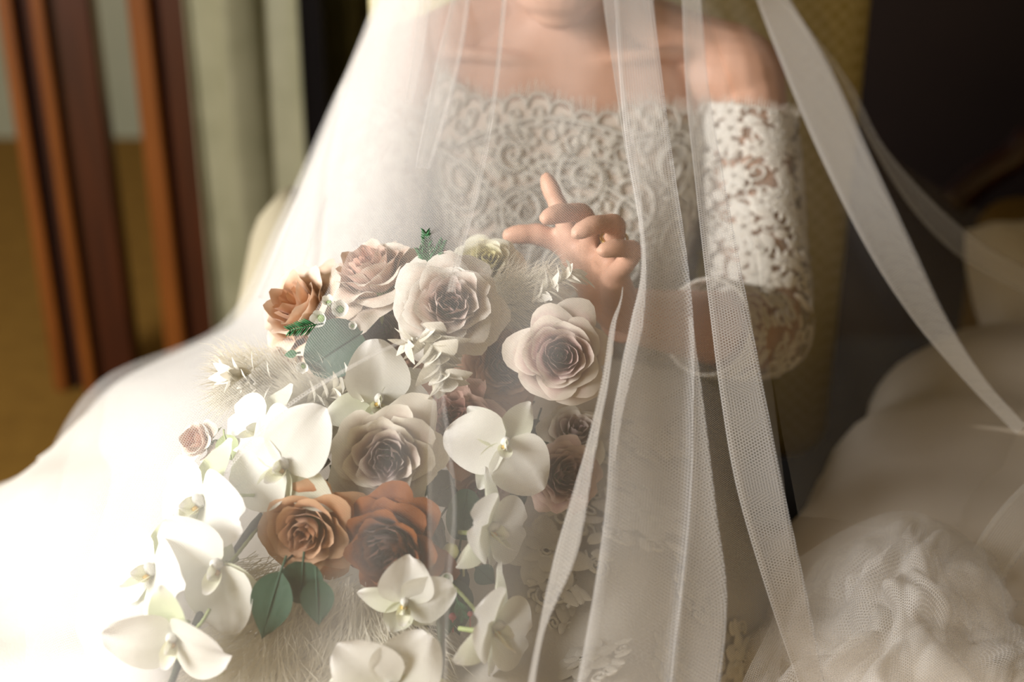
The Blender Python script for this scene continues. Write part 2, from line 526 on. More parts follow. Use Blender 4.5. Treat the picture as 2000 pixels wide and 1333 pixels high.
# ------------------------------------------------------------------ armchair
chair = tag(empty('armchair', (.05, .15, 0)), 'woven straw coloured high back armchair the bride sits in', 'armchair')
def rounded(name, mat, a, b_, parent, bev=.04, seg=4):
    mb = MB(); mb.box(a, b_)
    o = mb.build(name, mat, parent, True)
    m = o.modifiers.new('bevel', 'BEVEL'); m.width = bev; m.segments = seg
    return o
rounded('backrest', M['weave'], (-.17, .30, .42), (.425, .42, 1.28), chair, .05)
rounded('seat', M['weave'], (-.26, -.28, .30), (.28, .34, .44), chair, .05)
rounded('seat_base', M['dark_up'], (-.25, -.26, .16), (.27, .42, .30), chair, .02)
# scrolled left arm, sloping down towards the front
def loft(name, secs, mat, parent, ns=28, power=2.6, caps=True):
    """secs: (centre, half width vec, half height vec)"""
    v = []
    for c, a, h in secs:
        for k in range(ns):
            t = 2 * pi * k / ns
            ca, sa = cos(t), sin(t)
            v.append(c + a * (abs(ca) ** (2 / power) * (1 if ca >= 0 else -1)) + h * (abs(sa) ** (2 / power) * (1 if sa >= 0 else -1)))
    f = grid_faces(ns, len(secs), True)
    if caps:
        f.append(tuple(reversed(range(ns)))); f.append(tuple((len(secs) - 1) * ns + k for k in range(ns)))
    return mesh_obj(name, v, f, mat, parent)
X, Y, Z = Vector((1, 0, 0)), Vector((0, 1, 0)), Vector((0, 0, 1))
for sx, top0, top1, m in ((-.285, .80, .60, 'cream_up'),):
    ys = [.42, .40, .33, .2, .05, -.1, -.2, -.24, -.25]
    secs = []
    for i, y in enumerate(ys):
        t = min(1, max(0, (.42 - y) / .55)); top = top0 + (top1 - top0) * (t * t * (3 - 2 * t))
        k = [.25, .7, 1, 1, 1, 1, .95, .7, .25][i]
        hh = (top - .30) / 2
        secs.append((Vector((sx, y, .30 + hh)), X * .062 * k, Z * hh * (.8 + .2 * k)))
    loft('armrest', secs, M[m], chair)
for lx in (-.22, .24):
    for ly in (-.22, .32):
        mb = MB(); mb.tube([Vector((lx, ly, .17)), Vector((lx, ly, 0))], [.025, .016], 10)
        mb.build('leg', M['wood'], chair)

mb = MB(); mb.box((.05, .82, 0.0), (2.4, 1.6, .012))  # dark sheet added to stand for the shaded floor behind the armchair
shade_sheet = mb.build('shade_sheet', M['dark_up'], None, False)
tag(shade_sheet, 'dark sheet added on the carpet to stand for shade behind the armchair', 'shade_sheet')
# ------------------------------------------------------------------ sofa on the right
sofa = tag(empty('sofa', (.75, .1, 0)), 'cream satin sofa with broad padded arm, right of the bride', 'sofa')
sil = [at(1330, 1520, 1.02), at(1470, 1310, 1.12), at(1625, 1000, 1.32), at(1725, 850, 1.44), at(1820, 715, 1.56), at(1890, 640, 1.66)]
axis = [p + Vector((.20, .02, -.12)) for p in sil]
ax = spline(axis, 26)
secs = []
for i, p in enumerate(ax):
    t = (ax[min(i + 1, 25)] - ax[max(i - 1, 0)]).normalized()
    side = t.cross(Z).normalized()
    upv = side.cross(t).normalized()
    k = 1.0 if 2 < i < 23 else [.35, .75, .93][min(i, 25 - i)]
    k *= 1 + .035 * sin(i * 1.1) - .05 * math.exp(-((i - 12.4) / .7) ** 2)
    secs.append((p, side * .235 * k, upv * (.165 - .05 * (i / 25) ** 2) * k))
loft('arm_cushion', secs, M['satin'], sofa, 40, 2.4)
seamp = []
p, a, h = secs[12]
mb = MB(); mb.tube([p + a * (1.012 * cos(t)) + h * (1.012 * sin(t)) for t in [pi * k / 30 for k in range(31)]], .0035, 6)
mb.build('piping', M['satin'], sofa)
# supporting arm body, backrest, seat
q0, q1 = axis[1], axis[4]
dv = Vector((q1.x - q0.x, q1.y - q0.y, 0)).normalized(); sv = Vector((dv.y, -dv.x, 0))
mb = MB()
base = [q0 - dv * .02 - sv * .02 , q1 + dv * .02 - sv * .02, q1 + dv * .02 + sv * .18, q0 - dv * .02 + sv * .18]
mb.add([Vector((p.x, p.y, .12)) for p in base] + [Vector((p.x, p.y, p.z - .06)) for p in base],
       [(0, 1, 2, 3), (7, 6, 5, 4), (0, 4, 5, 1), (1, 5, 6, 2), (2, 6, 7, 3), (3, 7, 4, 0)])
o = mb.build('arm_body', M['dark_up'], sofa, False)
rounded('backrest', M['mustard'], (.72, .56, .35), (1.9, .78, .655), sofa, .06)
rounded('seat_cushion', M['mustard'], (.78, -.3, .32), (1.9, .46, .46), sofa, .05)
rounded('seat_base', M['dark_up'], (.74, -.3, .12), (1.9, .7, .32), sofa, .02)
mb = MB(); mb.tube(spline([Vector((.70, .80, .62)), Vector((.78, .80, .69)), Vector((.95, .80, .76)), Vector((1.9, .80, .80))], 20), .035, 10, flat=.7)
mb.build('top_rail', M['wood'], sofa)
for lx, ly in ((.6, .0), (1.8, -.25), (1.8, .65), (.8, .65)):
    mb = MB(); mb.tube([Vector((lx, ly, .13)), Vector((lx, ly, 0))], [.028, .018], 10); mb.build('leg', M['wood'], sofa)
# white pillow
pc = at(2085, 560, 1.9)
nu, nv = 22, 16
vv = []
for sgn in (1, -1):
    for j in range(nv):
        for i in range(nu):
            u = -1 + 2 * i / (nu - 1); w = -1 + 2 * j / (nv - 1)
            th = .055 * ((1 - u ** 4) * (1 - w ** 4)) ** .5
            vv.append(pc + X * (u * .13 * (1 - .06 * w * w)) + (Z * .55 + Y * .83).normalized() * (w * .10 * (1 - .08 * u * u)) + (Z * .83 - Y * .55).normalized() * (sgn * th + .004 * sin(9 * u + 3 * w)))
ff = grid_faces(nu, nv) + [tuple(reversed([k + nu * nv for k in f])) for f in grid_faces(nu, nv)]
tag(mesh_obj('pillow', vv, ff, M['pillow']), 'small white linen pillow lying on the sofa back', 'pillow')

# ------------------------------------------------------------------ the bride
bride = tag(empty('person', (.05, .08, 0)), 'bride in off shoulder ivory lace gown seated under veil with raised hand', 'person')
CX = .05
TZ = [.46, .56, .70, .80, .88, .96, 1.02, 1.05, 1.075]
TCY = [.09, .085, .075, .068, .062, .078, .09, .095, .092]
TRX = [.175, .17, .125, .135, .148, .158, .140, .095, .058]
TRY = [.12, .115, .088, .098, .112, .095, .070, .06, .053]
def torso(th, z, off=0.0):
    """th: 0 = +x, -pi/2 = front"""
    rx = interp(TZ, TRX, z) + off; ry = interp(TZ, TRY, z) + off; cy = interp(TZ, TCY, z)
    p = Vector((CX + rx * cos(th), cy + ry * sin(th), z))
    for s in (-1, 1):
        dx = p.x - (CX + s * .075); dz = z - .875
        if sin(th) < 0:
            p.y -= .030 * math.exp(-(dx * dx / .0032 + dz * dz / .0042)) * min(1, -2 * sin(th))
    return p

shL, elL, wrL = Vector((.235, .09, 1.005)), at(1497, 655, 1.385), at(1213, 615, 1.175)
shR, elR, wrR = Vector((-.118, .09, 1.005)), at(690, 650, 1.36), at(835, 745, 1.17)
body = MB()
nth = 40
tv = []
zs = [.46 + .0123 * k for k in range(51)]
zs = [z for z in zs if z <= 1.075]
for z in zs:
    for k in range(nth): tv.append(torso(2 * pi * k / nth, z))
tf = grid_faces(nth, len(zs), True)
tf.append(tuple(reversed(range(nth)))); tf.append(tuple((len(zs) - 1) * nth + k for k in range(nth)))
body.add(tv, tf)
# neck and head (head bowed a little)
body.tube(spline([Vector((CX, .098, 1.03)), Vector((CX - .002, .088, 1.09)), Vector((CX - .004, .075, 1.15))], 8), [.064, .057, .053, .051, .05, .05, .05, .05], 20)
HC = Vector((.045, .068, 1.205))
body.ball(HC, 1, 24, 16, (.073, .094, .108))
body.ball(Vector((.045, .022, 1.132)), 1, 20, 12, (.052, .052, .050))
body.ball(at(1092, 22, 1.355) + Vector((0, .008, .002)), 1, 16, 11, (.028, .024, .021))
body.ball(at(1092, -5, 1.37) + Vector((0, .015, .004)), 1, 16, 11, (.042, .035, .03))
body.tube([Vector((.045, -.022, 1.212)), Vector((.045, -.036, 1.185)), Vector((.045, -.042, 1.172)), Vector((.045, -.03, 1.164))], [.008, .010, .013, .009], 10)
for s in (-1, 1):
    body.ball(Vector((.045 + s * .076, .078, 1.195)), 1, 10, 8, (.009, .02, .032))
    body.ball(Vector((.045 + s * .031, -.006, 1.2085)), 1, 14, 10, (.0165, .0135, .0125))   # lowered lid
    # shoulder mass, collar bone
    sh = shL if s > 0 else shR
    body.ball(sh + Vector((-s * .012, 0, .002)), 1, 18, 12, (.058, .056, .052))
    body.tube(spline([Vector((CX + s * .012, .036, 1.034)), Vector((CX + s * .08, .044, 1.042)), sh + Vector((-s * .02, -.006, .030))], 8), [.006, .007, .008, .008, .008, .008, .009, .010], 8)
    body.tube(spline([Vector((CX + s * .04, .1, 1.075)), Vector((CX + s * .10, .1, 1.045)), sh + Vector((-s * .005, .004, .012))], 8), [.035, .037, .038, .039, .04, .04, .042, .044], 12)
def arm(sh, el, wr):
    body.tube(spline([sh, sh.lerp(el, .35), sh.lerp(el, .75), el], 14), [.046, .045, .044, .043, .042, .041, .040, .039, .038, .037, .036, .035, .035, .034], 18)
    body.tube(spline([el, el.lerp(wr, .3), el.lerp(wr, .7), wr], 14), [.034, .036, .037, .037, .036, .035, .033, .031, .029, .027, .0255, .0245, .024, .0235], 18)
    body.ball(el, .0345, 14, 9)
arm(shL, elL, wrL); arm(shR, elR, wrR)

def finger(pts, r0, r1):
    """pts: knuckle, middle of first phalanx, joint, joint, tip; straight bones with tight bends"""
    fine = []
    for i in range(len(pts) - 1):
        for t in (0, .3, .7):
            fine.append(pts[i].lerp(pts[i + 1], t))
    fine.append(pts[-1])
    pp = fine
    for _ in range(1):
        pp = [pp[0]] + [pp[i] * .5 + (pp[i - 1] + pp[i + 1]) * .25 for i in range(1, len(pp) - 1)] + [pp[-1]]
    n = len(pp)
    pp = spline(pp, 2 * n - 1); n = len(pp)
    rr = []
    for i in range(n):
        t = i / (n - 1)
        r = (r0 + (r1 - r0) * t) * .90
        r *= 1 + .09 * math.exp(-((t - .5) / .06) ** 2) + .07 * math.exp(-((t - .75) / .05) ** 2) - .05 * math.exp(-((t - .62) / .05) ** 2)
        if t > .93: r *= 1 - .35 * (t - .93) / .07
        rr.append(r * .95)
    body.tube(pp, rr, 14)
    body.ball(pp[-2], rr[-2] * .98, 10, 7)
# left hand, seen from the little finger side
MC = {'pinky': at(1200, 538, 1.108), 'ring': at(1180, 512, 1.125), 'middle': at(1152, 490, 1.142), 'index': at(1124, 478, 1.158)}
for k, p in MC.items():
    body.tube(spline([wrL, wrL.lerp(p, .5) + Vector((0, 0, .002)), p], 9), [.0175, .0165, .0155, .0148, .0142, .0136, .013, .0123, .0115], 14)
finger([MC['pinky'], at(1224, 512, 1.094), at(1240, 488, 1.083), at(1202, 484, 1.068), at(1172, 491, 1.062)], .0102, .0078)
finger([MC['ring'], at(1200, 470, 1.112), at(1204, 436, 1.10), at(1156, 440, 1.082), at(1122, 458, 1.076)], .0108, .0083)
finger([MC['middle'], at(1152, 448, 1.13), at(1138, 415, 1.12), at(1090, 417, 1.10), at(1062, 428, 1.092)], .0110, .0085)
finger([MC['index'], at(1106, 442, 1.155), at(1094, 410, 1.152), at(1076, 370, 1.152), at(1066, 346, 1.154)], .0108, .0082)
body.tube(spline([wrL, at(1170, 565, 1.165), at(1118, 492, 1.172)], 9), [.018, .019, .0195, .019, .018, .017, .016, .0145, .0125], 14)
finger([at(1122, 495, 1.172), at(1088, 470, 1.17), at(1048, 457, 1.165), at(1018, 458, 1.162), at(988, 461, 1.16)], .0122, .0088)
# right hand closed round the bouquet handle
HD0, HD1 = at(880, 700, 1.15), at(800, 905, 1.135)
hx = (HD1 - HD0).normalized()
hside = (-FWD - hx * hx.dot(-FWD)).normalized()
hl = hx.cross(hside).normalized()
gc = wrR.lerp(HD0.lerp(HD1, .35), .75)
for i, sft in enumerate((-.030, -.010, .010, .030)):
    c = HD0.lerp(HD1, .42) + hx * sft
    m0 = c - hl * .034 + hside * .004
    body.tube(spline([wrR, wrR.lerp(m0, .5), m0], 8), [.018, .0165, .0155, .0145, .0138, .013, .0122, .0115], 12)
    finger([m0, c - hl * .02 + hside * .028, c + hl * .012 + hside * .030, c + hl * .03 + hside * .008, c + hl * .02 - hside * .016], .0105, .0082)
finger([wrR.lerp(HD0, .4), HD0.lerp(HD1, .26) - hl * .03 - hside * .012, HD0.lerp(HD1, .22) - hside * .03, HD0.lerp(HD1, .24) + hl * .02 - hside * .024], .0122, .009)
# legs under the skirt
for s in (-1, 1):
    hip, kn, an = Vector((CX + s * .085, .06, .54)), Vector((CX + s * .10, -.40, .545)), Vector((CX + s * .09, -.42, .10))
    body.tube(spline([hip, hip.lerp(kn, .5), kn], 12), [.09 - .0027 * i for i in range(12)], 18)
    body.tube(spline([kn, kn.lerp(an, .3), kn.lerp(an, .75), an], 12), [.058, .058, .058, .057, .055, .052, .048, .043, .038, .035, .034, .034], 16)
    body.ball(kn, .058, 14, 9)
    body.tube([an + Vector((0, .03, -.055)), an + Vector((0, -.04, -.06)), an + Vector((0, -.12, -.075)), an + Vector((0, -.16, -.08))], [.03, .034, .03, .014], 12)
tmp = body.build('body_raw', None)
rm = tmp.modifiers.new('remesh', 'REMESH'); rm.mode = 'VOXEL'; rm.voxel_size = .0030
smo = tmp.modifiers.new('smooth', 'SMOOTH'); smo.factor = .5; smo.iterations = 3
dg = bpy.context.evaluated_depsgraph_get()
me = bpy.data.meshes.new_from_object(tmp.evaluated_get(dg))
bpy.data.objects.remove(tmp)
me.name = 'body'; me.materials.clear(); me.materials.append(M['skin'])
me.polygons.foreach_set('use_smooth', [True] * len(me.polygons)); me.update()
bo = bpy.data.objects.new('body', me); link(bo, bride)

# face details and hair (above the frame)
for s in (-1, 1):
    mb = MB(); mb.ball(Vector((.045 + s * .031, -.0055, 1.2015)), 1, 12, 9, (.0125, .0122, .0085)); e = mb.build('eye', M['eye'], bride)
    mb = MB(); mb.ball(Vector((.045 + s * .031, -.0165, 1.1985)), .0042, 10, 7, (1, .4, 1)); mb.build('iris', M['iris'], e)
    mb = MB(); mb.tube(spline([Vector((.045 + s * .014, -.024, 1.226)), Vector((.045 + s * .033, -.022, 1.233)), Vector((.045 + s * .052, -.008, 1.226))], 8), [.002, .003, .0032, .003, .0028, .0024, .002, .001], 6)
    mb.build('eyebrow', M['brow'], bride)
    mb = MB(); mb.tube(spline([Vector((.045 + s * .017, -.012, 1.2025)), Vector((.045 + s * .031, -.0205, 1.2015)), Vector((.045 + s * .047, -.010, 1.2035))], 9), [.0005, .0008, .001, .0011, .0011, .0011, .001, .0009, .0006], 5)
    mb.build('eyelash', M['brow'], bride)
mb = MB()
mb.tube(spline([Vector((.023, -.018, 1.140)), Vector((.036, -.027, 1.1435)), Vector((.045, -.028, 1.142)), Vector((.054, -.027, 1.1435)), Vector((.067, -.018, 1.140))], 14), [.001, .003, .004, .0045, .005, .005, .005, .005, .005, .005, .0045, .004, .003, .001], 8)
mb.build('lips', M['lips'], bride)
hv = []; nu, nv = 36, 22
for j in range(nv):
    a = pi * (.01 + .98 * j / (nv - 1))
    for i in range(nu):
        t = 2 * pi * i / nu
        dx, dy, dz = sin(a) * cos(t), sin(a) * sin(t), cos(a)
        k = 1.0
        if dy < -.25 and dz < .55: k = .90                      # face stays open
        strand = .0022 * sin(26 * t + 6 * dz)
        hv.append(HC + Vector((0, .014, .012)) + Vector((dx * (.083 * k + strand), dy * (.100 * k + strand), dz * .115 * (k if dz < 0 else 1))))
hair = MB(); hf = grid_faces(nu, nv, True); hf = [tuple(reversed(f)) for f in hf]
hair.add(hv, hf)
hair.ball(HC + Vector((0, .115, .0)), 1, 18, 12, (.05, .04, .045))   # low bun
hair.build('hair', M['hair'], bride)

# ---- gown: bodice
def neck_z(x):
    return 1.000 - .10 * (x - CX) + .006 * sin(60 * x)
def bod_z(th, w):
    """w 0 waist .. 1 neckline"""
    p = torso(th, .98, 0)
    top = neck_z(p.x) if sin(th) < .2 else neck_z(p.x) - .03
    return .64 + (top - .64) * w
nb, nw = 96, 34
bv_, buv = [], []
for j in range(nw):
    w = j / (nw - 1)
    for i in range(nb):
        th = 2 * pi * i / nb
        bv_.append(torso(th, bod_z(th, w), .007)); buv.append((th * .16, w * .36))
mesh_obj('bodice', bv_, grid_faces(nb, nw, True), M['lining'], bride, uvs=buv)

def bod_surf(a, z, off=.0095):
    th = -pi / 2 + a / .15
    e = .004
    p = torso(th, z, off)
    n = (torso(th + e, z, off) - p).cross(torso(th, z + e, off) - p).normalized()
    return p, n

class ArmFrame:
    def __init__(s, pts, rads, n=60):
        s.p = spline(pts, n); s.n = n; s.r = [interp([i / (len(rads) - 1) for i in range(len(rads))], rads, k / (n - 1)) for k in range(n)]
        s.L = [0]
        for i in range(1, n): s.L.append(s.L[-1] + (s.p[i] - s.p[i - 1]).length)
        s.t = []; s.nn = []
        pn = None
        for i in range(n):
            t = (s.p[min(i + 1, n - 1)] - s.p[max(i - 1, 0)]).normalized()
            a = (Vector((0, -1, .3)) if pn is None else pn)
            pn = (a - t * a.dot(t)).normalized()
            s.t.append(t); s.nn.append(pn)
    def at(s, phi, l, off=0):
        l = min(max(l, 0), s.L[-1] - 1e-6)
        i = 0
        while s.L[i + 1] < l: i += 1
        f = (l - s.L[i]) / (s.L[i + 1] - s.L[i])
        p = s.p[i].lerp(s.p[i + 1], f); nn = s.nn[i].lerp(s.nn[i + 1], f).normalized(); t = s.t[i].lerp(s.t[i + 1], f).normalized()
        b = t.cross(nn)
        d = nn * cos(phi) + b * sin(phi)
        return p + d * (s.r[i] + (s.r[i + 1] - s.r[i]) * f + off), d

# ---- lace: cords and filled petals laid on a surface given by fn(a, b) -> point, normal
def cord(mb, fn, pts, r, ns=5, lift=0.0):
    P = []
    for a, b_ in pts:
        p, n = fn(a, b_)
        P.append(p + n * lift)
    mb.tube(P, r, ns)
def spiral(a0, b0, R, turns, ang, hand=1, n=30, tail=0.0):
    out = []
    for i in range(n):
        t = i / (n - 1)
        an = ang + hand * 2 * pi * turns * t
        r = R * (.12 + .88 * t)
        out.append((a0 + r * cos(an), b0 + r * sin(an)))
    return out
def ring(a0, b0, r, n=12): return [(a0 + r * cos(2 * pi * i / n), b0 + r * sin(2 * pi * i / n)) for i in range(n + 1)]
def petal_fill(mb, fn, a0, b0, L, W, ang, lift=.0012):
    vs = []; n = 7
    for i in range(n):
        t = i / (n - 1)
        w = W * sin(pi * (t * .9 + .06)) ** .8
        for s in (-1, 0, 1):
            a = a0 + L * t * cos(ang) - s * w * sin(ang)
            bb = b0 + L * t * sin(ang) + s * w * cos(ang)
            p, nn = fn(a, bb)
            vs.append(p + nn * (lift + (.0014 if s == 0 else 0)))
    mb.add(vs, grid_faces(3, n))
def rosette(mb, fn, a0, b0, R, k=6, rot=0):
    for i in range(k):
        petal_fill(mb, fn, a0 + .18 * R * cos(rot + 2 * pi * i / k), b0 + .18 * R * sin(rot + 2 * pi * i / k), R * .85, R * .30, rot + 2 * pi * i / k)
    cord(mb, fn, ring(a0, b0, R * .17, 8), R * .07, 4, .002)
def fringe(mb, base, tip, w=.0012):
    d = (tip - base); s = d.cross(Vector((0, -1, .2))).normalized() * w
    mb.add([base - s, base + s, tip + s * .3, tip - s * .3], [(0, 1, 2, 3)])

rl = random.Random(3)
lace = MB()
# neckline band: scalloped loops, little rings and eyelash fringe
a = -.26
k = 0
while a < .27:
    th = -pi / 2 + a / .15
    top = bod_z(th, 1.0)
    cord(lace, bod_surf, [(a + .011 * cos(t), top - .006 + .011 * sin(t)) for t in [pi * q / 8 for q in range(9)]], .0017, 5)
    cord(lace, bod_surf, ring(a, top - .012, .0052, 9), .0013, 4)
    cord(lace, bod_surf, ring(a + .011, top - .030, .0066, 10), .0015, 4)
    petal_fill(lace, bod_surf, a, top - .024, .012, .004, rl.uniform(1, 2))
    for q in range(7):
        aa = a - .011 + .0032 * q
        p, n = bod_surf(aa, bod_z(-pi / 2 + aa / .15, 1.0) + .002)
        hgt = (.009 + .009 * abs(sin(k * 1.3 + .4))) * rl.uniform(.7, 1.2)
        fringe(lace, p, p + Vector((rl.uniform(-.003, .003), -.002, hgt)), .0008)
    a += .0215; k += 1
# big scrolls on the bust, echoing the photograph
big = [(-.035, .915, .032, 1.9, 2.2, 1), (.018, .942, .024, 1.7, .3, -1), (-.045, .962, .016, 1.5, 3.0, 1), (.062, .915, .026, 1.7, 4.0, 1), (-.095, .935, .028, 1.8, 1.0, -1),
       (.105, .945, .026, 1.7, 2.4, -1), (-.005, .872, .028, 1.7, 5.2, 1), (.055, .865, .024, 1.6, .8, -1), (-.075, .872, .028, 1.7, 2.0, 1), (.115, .885, .026, 1.7, 1.2, 1), (-.14, .9, .026, 1.7, 3.4, -1), (.15, .93, .024, 1.7, .2, 1)]
for (a0, b0, R, tn, an, hd) in big:
    cord(lace, bod_surf, spiral(a0, b0, R, tn, an, hd, 44), .0026, 5, .0006)
    cord(lace, bod_surf, spiral(a0, b0, R * 1.17, tn * .62, an + hd * 2.2, hd, 30), .0016, 4, .0004)
    for q in range(12):
        t = an + hd * 2 * pi * q / 12
        petal_fill(lace, bod_surf, a0 + R * 1.12 * cos(t), b0 + R * 1.12 * sin(t), .009, .0032, t + .5 * hd)
# long sweeping arches joining the scrolls
for (x0, y0, x1, y1, bow) in ((-.10, .965, .06, .975, .022), (-.08, .905, .09, .900, .040), (-.02, .955, .13, .91, .02), (-.15, .96, -.03, .90, .018), (-.06, .85, .10, .845, .03), (.06, .975, .17, .95, .012)):
    cord(lace, bod_surf, [(x0 + (x1 - x0) * t, y0 + (y1 - y0) * t + bow * sin(pi * t)) for t in [q / 24 for q in range(25)]], .0022, 5, .0006)
    cord(lace, bod_surf, [(x0 + (x1 - x0) * t, y0 - .006 + (y1 - y0) * t + bow * sin(pi * t)) for t in [q / 24 for q in range(25)]], .0014, 4, .0004)
# dense small filling
taken = []
tries = 0
while len(taken) < 560 and tries < 9000:
    tries += 1
    a = rl.uniform(-.25, .25); z = rl.uniform(.70, .985)
    if z > bod_z(-pi / 2 + a / .15, 1) - .02: continue
    if any((a - x) ** 2 + (z - y) ** 2 < .0088 ** 2 for x, y in taken): continue
    taken.append((a, z))
    c = rl.random()
    if c < .35: cord(lace, bod_surf, spiral(a, z, rl.uniform(.005, .008), 1.3, rl.uniform(0, 6.28), rl.choice((-1, 1)), 12), .0013, 4)
    elif c < .6: cord(lace, bod_surf, ring(a, z, rl.uniform(.003, .005), 8), .0012, 4)
    elif c < .9: petal_fill(lace, bod_surf, a, z, rl.uniform(.007, .012), rl.uniform(.0025, .004), rl.uniform(0, 6.28))
    else: rosette(lace, bod_surf, a, z, .007, 5, rl.uniform(0, 1))
tag(lace.build('lace_embroidery', M['lace'], bride), 'ivory corded lace scrolls with eyelash edge', kind='stuff')

# ---- sleeves
def sleeve(sh, el, wr, sgn):
    fr = ArmFrame([sh + (sh - el).normalized() * .01, sh.lerp(el, .35), sh.lerp(el, .75), el.lerp(sh, .04) , el.lerp(wr, .10), el.lerp(wr, .45)],
                  [.048, .045, .0415, .039, .0385, .0385])
    Lt = fr.L[-1]
    def top(phi): return .052 + .018 * cos(phi * 1 + .6)
    nu, nv = 40, 44
    v = []; uv = []
    for j in range(nv):
        for i in range(nu):
            ph = 2 * pi * i / nu
            t0 = top(ph); l = t0 + (Lt - t0) * j / (nv - 1)
            p, d = fr.at(ph, l, .004 + (.004 * sin(3 * ph) * (j / (nv - 1)) ** 3))
            v.append(p); uv.append((ph * .04, l))
    mesh_obj('sleeve', v, grid_faces(nu, nv, True), M['lace_net'], bride, uvs=uv)
    fn = lambda a, l: fr.at(a / .04, l, .0055)
    mb = MB(); r2 = random.Random(11)
    # upper edge with fringe, lower scalloped cuff
    for k in range(26):
        ph = 2 * pi * k / 26
        l = top(ph)
        cord(mb, fn, [(.04 * ph + .0052 * cos(t), l + .004 - .006 * sin(t)) for t in [pi * q / 6 for q in range(7)]], .0014, 4)
        for q in range(4):
            p, d = fn(.04 * (ph + .055 * q), top(ph + .055 * q))
            fringe(mb, p, p + d * .002 + Vector((0, 0, 1)) * r2.uniform(.007, .013), .0008)
        cord(mb, fn, [(.04 * ph + .006 * cos(t), Lt - .006 + .008 * sin(t)) for t in [pi * q / 6 for q in range(7)]], .0017, 4)
        petal_fill(mb, fn, .04 * ph, Lt - .015, .013, .004, pi / 2)
    pts = []
    tr = 0
    while len(pts) < 420 and tr < 14000:
        tr += 1
        ph = r2.uniform(-pi, pi); l = r2.uniform(.02, Lt - .012)
        if l < top(ph) + .006: continue
        # bare band of net with few motifs just above the elbow
        gap = .26 < l < .285
        if gap and r2.random() < .75: continue
        if any((ph * .04 - x) ** 2 + (l - y) ** 2 < (.0098 if l < .27 else .0125) ** 2 for x, y in pts): continue
        a = ph * .04
        pts.append((a, l)); c = r2.random()
        if c < .25: rosette(mb, fn, a, l, r2.uniform(.009, .013), 6, r2.uniform(0, 1))
        elif c < .45: cord(mb, fn, spiral(a, l, r2.uniform(.008, .013), 1.4, r2.uniform(0, 6.28), r2.choice((-1, 1)), 16), .0017, 4)
        elif c < .9: petal_fill(mb, fn, a, l, r2.uniform(.012, .019), r2.uniform(.004, .0062), r2.uniform(0, 6.28))
        else: cord(mb, fn, ring(a, l, .006, 9), .0016, 4)
    tag(mb.build('sleeve_lace', M['lace'], bride), 'cream floral lace motifs over bare skin', kind='stuff')
sleeve(shL, elL, wrL, 1)
sleeve(shR, elR, wrR, -1)

# ---- skirt
SK = [
    [(270, 770, 1.66), (240, 752, 1.53), (520, 690, 1.42), (720, 680, 1.38), (950, 690, 1.36), (1180, 700, 1.36), (1360, 740, 1.39), (1450, 800, 1.46), (1460, 860, 1.58)],
    [(190, 830, 1.60), (160, 830, 1.46), (480, 780, 1.31), (700, 800, 1.25), (950, 830, 1.22), (1180, 840, 1.22), (1360, 860, 1.24), (1440, 900, 1.32), (1450, 960, 1.5)],
    [(20, 935, 1.56), (110, 915, 1.40), (380, 900, 1.24), (650, 940, 1.18), (950, 960, 1.15), (1180, 970, 1.14), (1370, 980, 1.16), (1462, 1010, 1.26), (1480, 1080, 1.45)],
    [(-120, 960, 1.52), (30, 1010, 1.34), (320, 1060, 1.16), (620, 1090, 1.11), (950, 1100, 1.08), (1180, 1100, 1.07), (1390, 1110, 1.09), (1492, 1140, 1.20), (1505, 1200, 1.42)],
    [(-220, 1120, 1.42), (-20, 1180, 1.22), (280, 1230, 1.08), (600, 1250, 1.045), (950, 1260, 1.02), (1180, 1260, 1.01), (1370, 1260, 1.03), (1480, 1270, 1.12), (1500, 1320, 1.36)],
    [(-300, 1350, 1.30), (-80, 1400, 1.12), (250, 1430, 1.02), (580, 1450, .99), (950, 1460, .97), (1180, 1460, .96), (1350, 1450, .98), (1440, 1440, 1.08), (1450, 1480, 1.30)],
]
SK = [[(x, y, d + (.0, .0, .0, .0, .0, .025, .075, .10, .0)[k]) for k, (x, y, d) in enumerate(r)] for r in SK]
rows = [[at(*p) for p in r] for r in SK]
last = rows[-1]
mid = [Vector((p.x * 1.08 + .0, p.y - .10 if 0 < i < 8 else p.y - .02, p.z * .62)) for i, p in enumerate(last)]
bot = [Vector((p.x * 1.18 + .0, p.y - .16 if 0 < i < 8 else p.y - .03, .01)) for i, p in enumerate(last)]
rows += [mid, bot]
nu, nv = 150, 120
sg = sheet(rows, nu, nv)
SKG = sg
sv_, suv = [], []
for j in range(nv):
    for i in range(nu):
        p = sg[j][i].copy()
        u = i / (nu - 1); w = j / (nv - 1)
        du = sg[j][min(i + 1, nu - 1)] - sg[j][max(i - 1, 0)]
        dv_ = sg[min(j + 1, nv - 1)][i] - sg[max(j - 1, 0)][i]
        n = du.cross(dv_)
        n = n.normalized() if n.length > 0 else Vector((0, 0, 1))
        if n.dot(CAM - p) < 0: n.negate()
        amp = .012 * min(1, w * 2.2)
        f = sin(u * 46 + 3 * sin(w * 4 + u * 9)) * .6 + mnoise.noise(Vector((u * 14, w * 5, 1.3))) * 1.3
        p += n * (amp * f)
        sv_.append(p); suv.append((u * 1.6, w * 1.4))
skirt = mesh_obj('skirt', sv_, grid_faces(nu, nv), M['skirt'], bride, uvs=suv)
